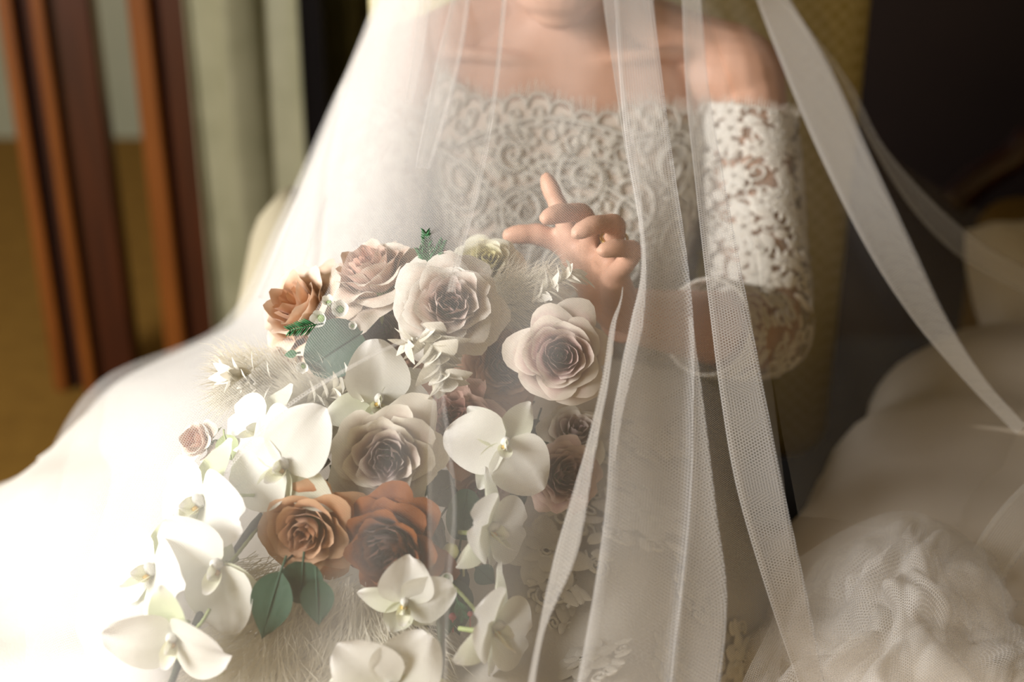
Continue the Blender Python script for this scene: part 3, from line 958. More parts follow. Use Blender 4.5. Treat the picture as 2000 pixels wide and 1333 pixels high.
def skirt_fn(px, py):
    """nearest skirt grid vertex to a pixel -> local frame"""
    best = None
    for k, p in enumerate(sv_):
        r = p - CAM; d = r.dot(FWD)
        if d < .3: continue
        x = 1000 + FPX * r.dot(RIGHT) / d; y = 666.5 - FPX * r.dot(UP) / d
        e = (x - px) ** 2 + (y - py) ** 2
        if best is None or e < best[0]: best = (e, k)
    k = best[1]; j, i = divmod(k, nu)
    p = sv_[k]
    du = (sv_[j * nu + min(i + 2, nu - 1)] - sv_[j * nu + max(i - 2, 0)]).normalized()
    dw = (sv_[min(j + 2, nv - 1) * nu + i] - sv_[max(j - 2, 0) * nu + i]).normalized()
    n = du.cross(dw).normalized()
    if n.dot(CAM - p) < 0: n.negate()
    dw = n.cross(du)
    return p, du, dw, n
rk = random.Random(5)
for (px, py, R) in ((1060, 1085, .036), (1250, 1010, .040), (1275, 860, .030), (1090, 1170, .022), (1140, 1300, .026), (1300, 1290, .022), (1180, 860, .024), (1440, 1290, .024), (1350, 1150, .022)):
    p, du, dw, n = skirt_fn(px, py)
    fn = lambda a, b_: (p + du * a + dw * b_ + n * .003, n)
    mb = MB()
    rosette(mb, fn, 0, 0, R, 7, rk.uniform(0, 1))
    rosette(mb, lambda a, b_: (p + du * a + dw * b_ + n * .0045, n), 0, 0, R * .55, 6, .4)
    for q in range(9):
        t = rk.uniform(0, 6.28)
        cord(mb, fn, spiral(R * 1.15 * cos(t), R * 1.15 * sin(t), R * .28, 1.4, rk.uniform(0, 6), rk.choice((-1, 1)), 14), .0016, 4)
        petal_fill(mb, fn, R * cos(t + .3), R * sin(t + .3), R * .5, R * .14, t + .3 + rk.uniform(-.6, .6))
    mb.build('lace_applique', M['lace'], bride)

# ---- ring on the ring finger
c0, c1 = at(1200, 466, 1.111), at(1203, 446, 1.104)
t = (c1 - c0).normalized(); a = t.orthogonal().normalized(); bb = t.cross(a)
mb = MB(); mb.tube([c0 + (a * cos(q) + bb * sin(q)) * .0102 for q in [2 * pi * k / 28 for k in range(29)]], .0014, 8, False)
tag(mb.build('ring', M['gold']), 'thin gold ring on the bent finger of the raised hand', 'ring')

# ------------------------------------------------------------------ the bouquet
bq = tag(empty('bouquet', HD1), 'cascading bridal bouquet of mauve and rust roses with white orchids', 'bouquet')

def frame(px, py, d, face, roll):
    zf = camdir(*face)
    upc = UP * cos(math.radians(roll)) + RIGHT * sin(math.radians(roll))
    yf = (upc - zf * upc.dot(zf)).normalized()
    xf = yf.cross(zf)
    m = Matrix((xf, yf, zf)).transposed().to_4x4()
    m.translation = at(px, py, d)
    return m

def place(o, m):
    o.rotation_euler = m.to_euler(); o.location = m.translation
    col.objects.link(o); o.parent = bq
    o.matrix_parent_inverse = Matrix.Translation(bq.location).inverted()
    return o

def part_obj(name, mb, mat, m, label=None, uv=False):
    me = bpy.data.meshes.new(name)
    me.from_pydata([tuple(v) for v in mb.v], [], mb.f)
    if uv:
        ul = me.uv_layers.new(name='UVMap')
        for lp in me.loops: ul.data[lp.index].uv = mb.uv[lp.vertex_index]
    me.polygons.foreach_set('use_smooth', [True] * len(me.polygons))
    me.materials.append(mat)
    o = bpy.data.objects.new(name, me)
    place(o, m)
    if label: o['label'] = label
    return o

def rose(label, px, py, d, R, face, mat, n=30, roll=0, seed=0, openness=1.0, ruffle=1.0, tight=1.0):
    rr = random.Random(seed)
    m = frame(px, py, d, face, roll)
    mb = MB()
    mb.tube([Vector((0, 0, -R * .75)), Vector((0, 0, -R * .5)), Vector((0, 0, -R * .3)), Vector((0, 0, -R * .05))], [R * .06, R * .14, R * .24, R * .2], 10)
    for k in range(5):
        an = 2 * pi * k / 5 + rr.uniform(-.2, .2)
        dr = Vector((cos(an), sin(an), 0)); sd = Vector((-sin(an), cos(an), 0))
        vs = []
        for q in range(5):
            t = q / 4; w = R * .13 * (1 - t) ** .7 * (1 if q else .6)
            c = dr * (R * (.2 + .62 * t)) + Vector((0, 0, R * (-.36 + .05 * t - .22 * t * t)))
            vs += [c - sd * w, c + sd * w]
        mb.add(vs, grid_faces(2, 5))
    root = part_obj('rose', mb, M['stem_pale'], m, label)
    nu, nv = 11, 9
    th = rr.uniform(0, 6.28)
    for i in range(n):
        t = i / (n - 1)
        th += math.radians(137.5 if t > .25 else 118) + rr.uniform(-.15, .15)
        rt = R * (.085 + .83 * t ** (.85 * tight)) * (1 if t < .5 else openness ** .6)
        rb = R * (.03 + .22 * t)
        zt = R * (.60 + .10 * sin(pi * t) - .62 * t * t * openness) + R * rr.uniform(-.03, .03)
        zb = R * (-.10 - .18 * t)
        half = (1.65 - .95 * t ** .45) * rr.uniform(.92, 1.1)
        ph = rr.uniform(0, 6.28); refl = (.10 + .26 * openness * rr.uniform(.7, 1.3)) * max(0, (t - .2) / .8)
        tw = rr.choice((-1, 1)) * .07
        vs = []; uv = []
        for j in range(nv):
            v = j / (nv - 1)
            for k in range(nu):
                u = -1 + 2 * k / (nu - 1)
                ve = v * (1 - .20 * abs(u) ** 2.4 + .03 * sin(2.5 * u + ph))
                wid = half * (.45 + .55 * sin(min(1, v * 1.25) * pi / 2)) * (1 - .10 * max(0, v - .75) / .25)
                r = rb + (rt - rb) * sin(ve * pi / 2) ** (.75)
                z = zb + (zt - zb) * ve ** 1.25
                q = max(0, (ve - .62) / .38)
                r += R * refl * q * q; z -= R * refl * .95 * q ** 2.2
                edge = v ** 3
                r *= 1 + tw * u
                r += ruffle * R * .030 * sin(4.2 * u + ph) * edge + ruffle * R * .016 * sin(9 * u + 2 * ph) * edge
                z += ruffle * R * .030 * sin(5.3 * u + ph * 1.7) * edge
                # petal tip comes to a soft point in the middle
                an = th + wid * u
                vs.append(Vector((r * cos(an), r * sin(an), z))); uv.append((t, v))
        me = bpy.data.meshes.new('petal')
        me.from_pydata([tuple(x) for x in vs], [], grid_faces(nu, nv))
        ul = me.uv_layers.new(name='UVMap')
        for lp in me.loops: ul.data[lp.index].uv = uv[lp.vertex_index]
        me.polygons.foreach_set('use_smooth', [True] * len(me.polygons))
        me.materials.append(mat)
        o = bpy.data.objects.new('petal', me)
        col.objects.link(o); o.parent = root
    return root

P = mat_petal
PR = {
    'blush': P('blush_rose_petal', (.66, .36, .25), (.78, .55, .43), (.86, .74, .63), (.90, .82, .72)),
    'peach': P('peach_rose_petal', (.66, .34, .17), (.78, .53, .36), (.84, .67, .52), (.88, .75, .62)),
    'ivory': P('ivory_blush_rose_petal', (.56, .38, .34), (.76, .61, .52), (.87, .80, .70), (.90, .86, .79)),
    'yellow': P('pale_yellow_rose_petal', (.74, .66, .27), (.82, .76, .44), (.87, .84, .64), (.9, .88, .75)),
    'mauve': P('mauve_rose_petal', (.38, .20, .19), (.58, .38, .35), (.80, .66, .58), (.84, .76, .66)),
    'tan': P('tan_rose_petal', (.20, .09, .05), (.34, .17, .10), (.46, .25, .16), (.56, .34, .23)),
    'pink': P('dusty_pink_petal', (.42, .16, .13), (.56, .27, .22), (.66, .38, .31), (.74, .50, .41)),
    'lav': P('lavender_cream_rose_petal', (.36, .25, .25), (.58, .45, .40), (.82, .72, .60), (.87, .82, .71)),
    'plum': P('plum_mauve_rose_petal', (.34, .18, .18), (.48, .28, .26), (.62, .42, .37), (.70, .53, .46)),
    'orange': P('apricot_orange_rose_petal', (.58, .33, .20), (.72, .46, .30), (.68, .30, .13), (.78, .50, .31)),
    'rust': P('rust_brown_rose_petal', (.09, .022, .005), (.14, .035, .007), (.19, .048, .009), (.28, .09, .018)),
    'dusk': P('dusky_purple_rose_petal', (.22, .12, .13), (.34, .20, .20), (.50, .33, .28), (.62, .45, .36)),
}
rose('peach rose at the left rim of the bouquet', 600, 612, 1.10, .043, (-.62, .45, .65), PR['peach'], 28, 10, 1, .95, 1.3)
rose('small orange rose low on the left rim, below the peach rose', 578, 690, 1.10, .022, (-.7, -.2, .6), PR['orange'], 18, 0, 2, .9)
rose('large blush rose tilted up at the top left', 735, 545, 1.09, .040, (-.30, .72, .55), PR['blush'], 30, 0, 3, 1.0, 1.4)
rose('dusky purple rose in shade under the blush rose', 745, 645, 1.10, .026, (-.1, -.1, 1), PR['dusk'], 24, 0, 4, 1)
rose('ivory rose facing forward at top centre of the bouquet', 878, 598, 1.045, .038, (.10, .18, 1), PR['ivory'], 32, 0, 5, 1.0, 1.5)
rose('pale yellow rose at the back of the top edge', 950, 518, 1.11, .026, (.05, .45, .85), PR['yellow'], 28, 0, 6, 1.0)
rose('pale mauve rose facing forward at the right of the bouquet', 1094, 695, 1.03, .034, (.02, .05, 1), PR['mauve'], 32, 0, 7, .95, .7)
rose('tan brown ruffled rose tucked left of the pale mauve rose', 985, 712, 1.085, .035, (.25, .1, 1), PR['tan'], 36, 0, 8, .9, 2.0)
rose('dusty pink ruffled bloom behind the right orchid', 888, 828, 1.052, .033, (-.1, .25, 1), PR['pink'], 34, 0, 9, .95, 2.6)
rose('cream rose with lavender heart in the middle of the bouquet', 757, 893, 1.005, .036, (.0, -.05, 1), PR['lav'], 32, 0, 10, 1.05, 1.4)
rose('plum mauve rose at the right rim beside the veil fold', 1098, 930, 1.04, .029, (.28, .12, 1), PR['plum'], 34, 0, 11, .8, 1.8)
rose('apricot orange rose at lower left with a tall back petal', 603, 1030, .99, .034, (-.15, -.28, 1), PR['orange'], 28, 0, 12, 1.05)
rose('dark rust brown rose at the lower middle', 768, 1066, .985, .038, (-.30, -.30, 1), PR['rust'], 38, 20, 13, .9, 1.5)
rose('small brownish pink rose peeping below the right orchid', 940, 960, 1.06, .022, (.1, -.2, 1), PR['plum'], 18, 0, 14, .9)
rose('small blush bud far left under the bright veil', 393, 862, 1.06, .020, (-.5, .3, .8), PR['blush'], 16, 0, 15, .7)
rose('pale cream rose behind the plum rose near the veil fold', 1120, 850, 1.085, .026, (.2, .5, .8), PR['lav'], 20, 0, 16, .9)

# ---- orchids
def blade(L, W, shape, cup=.0, curl=.0, nu=9, nv=11, wave=0.0, ph=0.0):
    """petal in local coords: grows along +Y from the origin, faces +Z"""
    vs, uv = [], []
    for j in range(nv):
        v = j / (nv - 1)
        w = W * shape(v)
        for i in range(nu):
            u = -1 + 2 * i / (nu - 1)
            y = L * v * (1 - .04 * u * u)
            z = cup * W * (u * u) * sin(pi * min(1, v + .1)) - curl * L * v * v - .05 * W * math.exp(-(u / .12) ** 2) + wave * W * sin(3.5 * u + 4 * v + ph) * v
            vs.append(Vector((u * w, y, z))); uv.append((.55 * v + .35, v))
    return vs, grid_faces(nu, nv), uv
def sh_round(v): return max(.06, sin(pi * min(1, .06 + .90 * v ** .72)) ** .55)
def sh_ell(v): return max(.07, sin(pi * (.05 + .91 * v ** .85)) ** .75)
def sh_leaf(v): return max(.02, sin(pi * (.03 + .96 * v ** .8)) ** .9)
def sh_lip(v): return .25 + .75 * sin(pi * min(1, .1 + .8 * v)) ** 1.2

def sub(root, name, data, mat, rot=None, loc=(0, 0, 0)):
    vs, fs, uv = data
    R_ = rot if rot is not None else Matrix.Identity(3)
    me = bpy.data.meshes.new(name)
    me.from_pydata([tuple(R_ @ v + Vector(loc)) for v in vs], [], fs)
    ul = me.uv_layers.new(name='UVMap')
    for lp in me.loops: ul.data[lp.index].uv = uv[lp.vertex_index]
    me.polygons.foreach_set('use_smooth', [True] * len(me.polygons))
    me.materials.append(mat)
    o = bpy.data.objects.new(name, me)
    col.objects.link(o); o.parent = root
    return o
def rz(deg): return Matrix.Rotation(math.radians(deg), 3, 'Z')
def rx_(deg): return Matrix.Rotation(math.radians(deg), 3, 'X')

def orchid(label, px, py, d, S, face, roll=0, seed=0, open_=1.0, green=0.0, petals=(86, -86), sepals=(0, 128, -128), scale_p=1.0):
    rr = random.Random(100 + seed)
    m = frame(px, py, d, face, roll)
    mb = MB()   # short pedicel and hub behind the flower
    mb.tube(spline([Vector((0, 0, 0)), Vector((0, -.004, -S * .12)), Vector((0, -S * .06, -S * .26))], 6), [S * .035, S * .03, S * .026, S * .022, S * .02, S * .018], 8)
    root = part_obj('orchid', mb, M['stem_pale'], m, label)
    tilt = (1 - open_) * 60
    for a in sepals:
        sub(root, 'sepal', blade(S * .50, S * .155, sh_ell, .25, .10 * rr.uniform(.5, 1.5), 7, 10, .06, rr.uniform(0, 6)), M['sepal_green' if green else 'sepal'], rz(a + rr.uniform(-6, 6)) @ rx_(tilt * .6 - 6), (0, 0, -.0015))
    for a in petals:
        sub(root, 'petal', blade(S * .54 * scale_p, S * .285 * scale_p, sh_round, .16, .12 * rr.uniform(.4, 1.4), 11, 12, .09, rr.uniform(0, 6)), M['orchid'], rz(a + rr.uniform(-5, 5)) @ rx_(tilt + rr.uniform(-5, 8)), (0, 0, .001))
    # lip: mid lobe forward and down, two side lobes curling up
    sub(root, 'lip', blade(S * .24, S * .075, sh_lip, .5, -.35, 7, 9), M['lip'], rz(180) @ rx_(42), (0, -S * .01, S * .01))
    for s in (-1, 1):
        sub(root, 'lip_lobe', blade(S * .15, S * .065, sh_ell, .7, -.5, 7, 8), M['lip'], rz(s * 112) @ rx_(58), (s * S * .012, -S * .015, S * .015))
    mb2 = MB(); mb2.ball(Vector((0, -S * .035, S * .055)), S * .028, 8, 6, (1.3, 1, 1))
    sub(root, 'callus', (mb2.v, mb2.f, [(0.5, .5)] * len(mb2.v)), M['callus'])
    mb2 = MB(); mb2.tube(spline([Vector((0, S * .0, 0)), Vector((0, S * .035, S * .05)), Vector((0, S * .02, S * .09))], 6), [S * .04, S * .042, S * .042, S * .04, S * .034, S * .02], 8)
    sub(root, 'column', (mb2.v, mb2.f, [(1, .5)] * len(mb2.v)), M['orchid'])
    return root
orchid('large white orchid at left with yellow heart above the apricot rose', 556, 912, .985, .092, (-.35, .1, 1), 8, 1, 1.0, petals=(112, -28), sepals=(40, 160, -120))
orchid('white orchid tipped sideways over the round dark leaf', 738, 785, 1.03, .084, (.25, .1, 1), 12, 2, .95, petals=(14, -96), sepals=(-40, 120, -160))
orchid('white orchid with green heart right of the lavender rose', 985, 868, 1.0, .074, (.15, .05, 1), 12, 3, 1.0, petals=(100, -125), sepals=(-25, 60, 165), scale_p=1.08)
orchid('white orchid half hidden behind the big left orchid', 512, 842, 1.03, .08, (-.6, .3, .7), 20, 4, .9)
orchid('big drooping white orchid on the left cascade above the green leaf', 428, 1105, .965, .092, (-.30, -.25, .9), 0, 5, .9, petals=(55, -176), sepals=(112, 150, -138))
orchid('pale orchid seen from the side at the upper left cascade', 395, 985, 1.0, .10, (-.7, .1, .65), 15, 6, .9, green=1)
orchid('faint white orchid at the far left edge of the cascade', 300, 1120, .985, .095, (-.7, .2, .6), 10, 7, .9, green=1)
orchid('small white orchid at the bottom of the left cascade', 340, 1245, .94, .085, (-.2, -.45, .8), 5, 8, .7, green=1)
orchid('white orchid below the rust rose with a rounded upper petal', 790, 1176, .955, .066, (.0, -.45, .9), 4, 9, .95, petals=(-6, -70), sepals=(90, 160, -140))
orchid('pale orchid with two broad petals at the bottom middle', 762, 1345, .925, .085, (.0, -.25, .95), 0, 10, 1.0, green=1, petals=(44, -36), sepals=(90, -95, 180))
orchid('white orchid turned sideways right of the rust rose', 955, 1035, .985, .086, (.92, -.10, .36), 24, 11, .85)
orchid('white orchid turned sideways at the lower right edge', 962, 1228, .95, .090, (.90, -.15, .36), 50, 12, .85)

# ---- leaves
def leaf(name, label, px, py, d, L, W, face, roll, mat='leaf', shape=sh_leaf, curl=.12):
    vs, fs, uv = blade(L, W, shape, .12, curl, 9, 12, .03, px * .1)
    mb = MB(); mb.add(vs, fs, uv)
    mb.tube([Vector((0, -L * .22, -.002)), Vector((0, 0, 0)), Vector((0, L * .5, .0004 - curl * L * .25)), Vector((0, L * .97, -curl * L * .94))], [.0009, .0008, .0005, .0002], 5)
    return part_obj(name, mb, M[mat], frame(px, py, d, face, roll), label)
sh_blunt = lambda v: max(.04, sin(pi * (.04 + .90 * v ** .9)) ** .5)
leaf('eucalyptus_leaf', 'broad round grey green leaf beside the wax flowers', 705, 650, 1.062, .048, .022, (-.1, .1, 1), 238, 'leaf', sh_blunt, .05)
leaf('eucalyptus_leaf', 'pointed green leaf hanging under the left orchids', 548, 1118, .948, .052, .0150, (-.2, -.1, 1), 200)
leaf('eucalyptus_leaf', 'rounded green leaf under the apricot rose', 592, 1098, .955, .030, .0150, (0, -.1, 1), 185, 'leaf', sh_blunt)
leaf('eucalyptus_leaf', 'long green leaf under the apricot rose, rightmost of three', 618, 1130, .950, .034, .0115, (.1, -.1, 1), 178)
leaf('eucalyptus_leaf', 'small green leaf at the right beside the sideways orchid', 930, 1110, .995, .018, .008, (.2, 0, 1), 130)
leaf('eucalyptus_leaf', 'green leaf between lavender rose and rust rose', 690, 985, 1.01, .034, .016, (0, .1, 1), 70, 'leaf', sh_blunt)
leaf('eucalyptus_leaf', 'dark leaf standing behind the rust rose at right', 900, 1055, 1.01, .036, .013, (.1, 0, 1), 8, 'leaf', sh_blunt)
leaf('eucalyptus_leaf', 'bright green leaf at far left under the bright veil', 438, 850, 1.04, .02, .009, (-.2, .2, 1), 160, 'stem_pale')
leaf('eucalyptus_leaf', 'dark leaf behind the bleached bracts at centre', 818, 770, 1.085, .032, .013, (0, 0, 1), 190, 'leaf', sh_blunt)
leaf('eucalyptus_leaf', 'dark leaf behind the tan rose at left', 925, 690, 1.09, .03, .014, (0, 0, 1), 200, 'leaf', sh_blunt)
leaf('eucalyptus_leaf', 'small dark leaf low on the dark central stem', 868, 1150, .985, .036, .011, (0, 0, 1), 180, 'leaf')
# dark inner foliage that fills the gaps, behind the flowers
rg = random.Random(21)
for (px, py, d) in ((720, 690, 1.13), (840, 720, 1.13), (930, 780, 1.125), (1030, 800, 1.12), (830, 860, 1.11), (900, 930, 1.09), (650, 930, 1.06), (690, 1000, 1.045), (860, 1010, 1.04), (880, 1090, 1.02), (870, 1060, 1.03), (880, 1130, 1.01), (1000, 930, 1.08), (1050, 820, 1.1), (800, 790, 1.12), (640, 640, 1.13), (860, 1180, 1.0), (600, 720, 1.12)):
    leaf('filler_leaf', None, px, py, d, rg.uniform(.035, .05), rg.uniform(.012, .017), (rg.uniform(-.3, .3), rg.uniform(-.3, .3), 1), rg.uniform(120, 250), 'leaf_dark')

# ---- stems
def stem(pts, r, mat, label=None):
    mb = MB(); pp = spline([at(*p) for p in pts], 24)
    mb.tube(pp, [r * (1 + .12 * sin(i * 1.7)) for i in range(24)], 8)
    o = mb.build('stem', M[mat], bq)
    if label: o['label'] = label
    return o
stem([(640, 900, 1.06), (505, 1015, 1.0), (430, 1130, .985), (370, 1245, .965), (335, 1335, .945), (318, 1390, .94)], .0026, 'stem', 'dark stem of the left orchid cascade')
stem([(840, 1000, 1.06), (868, 1080, 1.005), (856, 1150, .985), (862, 1250, .965), (858, 1335, .945), (862, 1390, .94)], .0028, 'stem', 'dark stem of the central orchid cascade')
stem([(498, 968, .99), (440, 970, .985), (420, 985, .99)], .0012, 'stem_pale')
stem([(505, 1030, 1.0), (470, 1075, .98), (450, 1100, .97)], .0013, 'stem_pale')
stem([(372, 1240, .965), (395, 1215, .955), (410, 1190, .955)], .0013, 'stem_pale')
stem([(370, 1120, .985), (345, 1125, .98), (335, 1150, .98)], .0012, 'stem_pale')
stem([(868, 1130, .985), (900, 1160, .985), (930, 1195, .97)], .0014, 'stem_pale')
stem([(572, 1085, .985), (556, 1100, .96), (548, 1118, .948)], .0009, 'stem')
# wrapped handle
mb = MB()
mb.tube(spline([at(885, 660, 1.155), HD0, HD0.lerp(HD1, .5), HD1], 12), [.022, .020, .019, .018, .017, .017, .017, .017, .017, .018, .019, .02], 16)
mb.build('wrapped_handle', M['satin'], bq)

# ---- waxflowers and needle sprigs
def waxflower(label, px, py, d, R, face, seed):
    rr = random.Random(seed)
    mb = MB(); mb.tube([Vector((0, 0, -R)), Vector((0, 0, -R * .3)), Vector((0, 0, 0))], [R * .1, R * .3, R * .42], 8)
    root = part_obj('wax_flower', mb, M['stem_pale'], frame(px, py, d, face, rr.uniform(0, 60)), label)
    for k in range(5):
        sub(root, 'petal', blade(R * .95, R * .52, sh_round, .35, -.35, 7, 7), M['wax'], rz(72 * k) @ rx_(38), (R * .22 * -sin(math.radians(72 * k)), R * .22 * cos(math.radians(72 * k)), 0))
    mb2 = MB(); mb2.ball(Vector((0, 0, R * .05)), R * .38, 8, 6, (1, 1, .6))
    sub(root, 'heart', (mb2.v, mb2.f, [(0, 0)] * len(mb2.v)), M['wax_heart'])
waxflower('open white wax flower with green heart, rightmost by the round leaf', 664, 605, 1.05, .0085, (.1, .1, 1), 1)
waxflower('white wax flower on the left of the pair by the round leaf', 628, 622, 1.05, .0085, (-.3, -.1, 1), 2)
waxflower('small closed wax flower above the pair by the round leaf', 643, 592, 1.055, .006, (-.2, .5, .8), 3)
waxflower('tiny white wax bud right of the open wax flower', 688, 637, 1.05, .0042, (.2, .1, 1), 4)
waxflower('small white bloom below the orange rose', 592, 715, 1.06, .006, (0, -.3, 1), 5)
waxflower('small white filler bloom on the dark central stem', 872, 1127, .98, .006, (.1, -.2, 1), 6)
def sprig(label, p0, p1, d, n=13, ln=.010, seed=0):
    rr = random.Random(seed)
    a, b_ = at(*p0, d), at(*p1, d - .004)
    mb = MB(); mb.tube([a, a.lerp(b_, .5), b_], [.0008, .0006, .0004], 5)
    ax_ = (b_ - a).normalized(); sd = ax_.cross(FWD).normalized()
    for k in range(n):
        t = .25 + .75 * k / (n - 1)
        for s in (-1, 1):
            c = a.lerp(b_, t); l = ln * (1.15 - .55 * t)
            e = c + ax_ * (l * .75) + sd * (s * l * .62) + FWD * rr.uniform(-.003, .003)
            mb.tube([c, c.lerp(e, .5), e], [.0004, .0009, .0003], 4)
    o = mb.build('needle_sprig', M['needle'], bq)
    o['label'] = label
sprig('upright green needle sprig at the top of the bouquet', (840, 525), (832, 456), 1.05, 10, .0085, 1)
sprig('short green needle sprig right of the upright one', (844, 516), (864, 474), 1.05, 7, .007, 2)
sprig('tiny green sprig left of the upright one', (838, 514), (820, 488), 1.05, 6, .007, 5)
sprig('green needle sprig pointing left beside the wax flowers', (632, 632), (568, 645), 1.035, 10, .010, 3)
sprig('small green sprig below the dark central foliage', (890, 1165), (905, 1205), .985, 8, .008, 4)
leaf('eucalyptus_leaf', 'tiny bright green leaf by the orange rose', 580, 690, 1.06, .010, .003, (0, 0, 1), 260, 'needle')
for (px, py, r, d, mt) in ((858, 486, .0020, 1.07, 'berry'), (868, 494, .0022, 1.07, 'berry'), (850, 500, .0016, 1.07, 'berry'), (880, 1078, .006, .985, 'berry_pale'), (884, 1205, .0028, .985, 'berry'), (905, 1095, .004, .99, 'berry_pale'), (918, 1200, .002, .98, 'berry')):
    mb = MB(); c = at(px, py, d); mb.ball(c, r, 10, 7); mb.tube([c, c + UP * -.012 + FWD * .006], r * .22, 5)
    mb.build('berry', M[mt], bq)

# ---- bleached bracts (each bract a piece) and cream plumes
def bract_spray(label, p0, p1, d, n, L, W, spread, seed):
    rr = random.Random(seed)
    a, b_ = at(*p0, d), at(*p1, d - .012)
    mb = MB(); mb.tube([a, a.lerp(b_, .5), b_], [.0014, .001, .0006], 5)
    me = bpy.data.meshes.new('dried_spray')
    o = bpy.data.objects.new('dried_spray', me)
    me.from_pydata([tuple(v - a) for v in mb.v], [], mb.f); me.materials.append(M['bract'])
    o.location = a; col.objects.link(o); o.parent = bq; o.matrix_parent_inverse = Matrix.Translation(bq.location).inverted()
    o['label'] = label
    axs = (b_ - a).normalized()
    for k in range(n):
        t = (k + .5) / n
        an = k * 2.4 + rr.uniform(-.3, .3)
        s1 = axs.orthogonal().normalized(); s2 = axs.cross(s1)
        out_ = s1 * cos(an) + s2 * sin(an)
        dr = (axs * rr.uniform(.3, 1.3) + out_ * spread * rr.uniform(.4, 1.3) + s1 * rr.uniform(-.4, .4)).normalized()
        nn = (out_ - dr * out_.dot(dr)).normalized(); xx = dr.cross(nn)
        ll = L * rr.uniform(.7, 1.2); ww = W * rr.uniform(.8, 1.2)
        vs = []
        for j in range(6):
            v = j / 5; w = ww * max(.02, sin(pi * (.08 + .90 * v ** .8)) ** .9)
            for i in range(3):
                u = i - 1
                vs.append(a.lerp(b_, t) - a + dr * (ll * v) + xx * (u * w) + nn * (-.25 * w * (1 - abs(u)) + .25 * ll * v * v))
        m2 = bpy.data.meshes.new('bract'); m2.from_pydata([tuple(v) for v in vs], [], grid_faces(3, 6))
        m2.polygons.foreach_set('use_smooth', [True] * len(m2.polygons)); m2.materials.append(M['bract'])
        q = bpy.data.objects.new('bract', m2); col.objects.link(q); q.parent = o
bract_spray('spiky bleached cream bracts hanging below the ivory rose', (838, 635), (872, 745), 1.028, 32, .024, .0080, .95, 1)
bract_spray('short tuft of cream bracts left of the hanging spray', (815, 660), (792, 672), 1.035, 12, .014, .0028, .8, 2)
bract_spray('spiky cream bracts beside the raised hand', (1040, 590), (1120, 530), 1.07, 26, .018, .0036, .8, 3)
bract_spray('pale cream bracts above the big left orchid', (600, 790), (690, 760), 1.05, 26, .020, .006, .9, 4)
bract_spray('cream bracts beside the left orchids under the bright veil', (540, 745), (450, 735), 1.07, 24, .018, .005, .8, 5)
def plume(label, p0, p1, d0, d1, n, L, wdt, seed):
    rr = random.Random(seed)
    a, b_ = at(*p0, d0), at(*p1, d1)
    ax_ = (b_ - a).normalized(); s1 = ax_.cross(FWD).normalized(); s2 = ax_.cross(s1)
    mb = MB()
    for k in range(n):
        t = rr.random(); an = rr.uniform(0, 6.28)
        out_ = s1 * cos(an) + s2 * sin(an) * .45
        c = a.lerp(b_, t) + out_ * rr.uniform(0, wdt * .45)
        dr = (ax_ * rr.uniform(.3, 1.2) + out_ * rr.uniform(.2, 1.0) + s1 * rr.uniform(-.5, .5)).normalized()
        l = L * rr.uniform(.6, 1.2)
        e = c + dr * l + UP * (-.25 * l * rr.random())
        m_ = c.lerp(e, .5) + out_ * l * .12
        w = dr.cross(FWD).normalized() * rr.uniform(.00012, .0003)
        mb.add([c - w, c + w, m_ + w * .9, m_ - w * .9, e], [(0, 1, 2, 3), (3, 2, 4)])
    o = mb.build('pampas_plume', M['fluff'], bq)
    return tag(o, label, kind='stuff')
plume('feathery cream plume behind the bracts near the hand', (960, 600), (1070, 585), 1.09, 1.09, 2200, .026, .045, 1)
plume('feathery cream plume hanging low under the green leaves', (600, 1120), (500, 1360), 1.02, .98, 3600, .040, .10, 2)
plume('feathery cream plume hanging between the lower orchids', (720, 1130), (720, 1360), 1.015, .975, 3600, .040, .09, 3)
plume('feathery cream plume at the upper left under bright veil', (600, 750), (440, 740), 1.09, 1.09, 1800, .026, .04, 4)
plume('feathery cream plume in the middle behind the left orchid', (700, 800), (570, 800), 1.075, 1.06, 2200, .028, .05, 5)

# ------------------------------------------------------------------ the veil
veil = tag(empty('bridal_veil', (.045, .12, 1.3)), 'long sheer white tulle veil falling from the head over bride and bouquet', 'veil')
def veil_sheet(name, ctrl, nu, nv, mat, amp, freq, seed, label=None, crumple=False):
    rows = [[at(*p) for p in r] for r in ctrl]
    g = sheet(rows, nu, nv)
    vs, uv = [], []
    wid = sum((g[nv // 2][i + 1] - g[nv // 2][i]).length for i in range(nu - 1))
    hei = sum((g[j + 1][nu // 2] - g[j][nu // 2]).length for j in range(nv - 1))
    for j in range(nv):
        for i in range(nu):
            p = g[j][i].copy(); u = i / (nu - 1); w = j / (nv - 1)
            du = g[j][min(i + 1, nu - 1)] - g[j][max(i - 1, 0)]; dw = g[min(j + 1, nv - 1)][i] - g[max(j - 1, 0)][i]
            n = du.cross(dw); n = n.normalized() if n.length > 0 else FWD.copy()
            f = sin(u * freq * 6.28 + 1.2 * sin(3 * w + seed) + seed) * .6 + .8 * mnoise.noise(Vector((u * freq * 1.3, w * 2.2, seed)))
            if crumple:
                q = Vector((u * freq + .8 * mnoise.noise(Vector((u * 3, w * 3, seed))), w * freq * .7, seed))
                f = 1.5 * (1 - 2.4 * abs(mnoise.noise(q))) + .7 * (1 - 2.4 * abs(mnoise.noise(q * 2.1)))
                f *= min(1, 5 * u * (1 - u) * 2) * min(1, 8 * w)
            p += n * (amp * f * min(1, .4 + w))
            vs.append(p); uv.append((u * wid, w * hei))
    o = mesh_obj(name, vs, grid_faces(nu, nv), mat, veil, uvs=uv)
    ul = o.data.uv_layers.new(name='gather')
    for lp in o.data.loops: ul.data[lp.index].uv = ((lp.vertex_index % nu) / (nu - 1), 0)
    if label: o['label'] = label
    return o
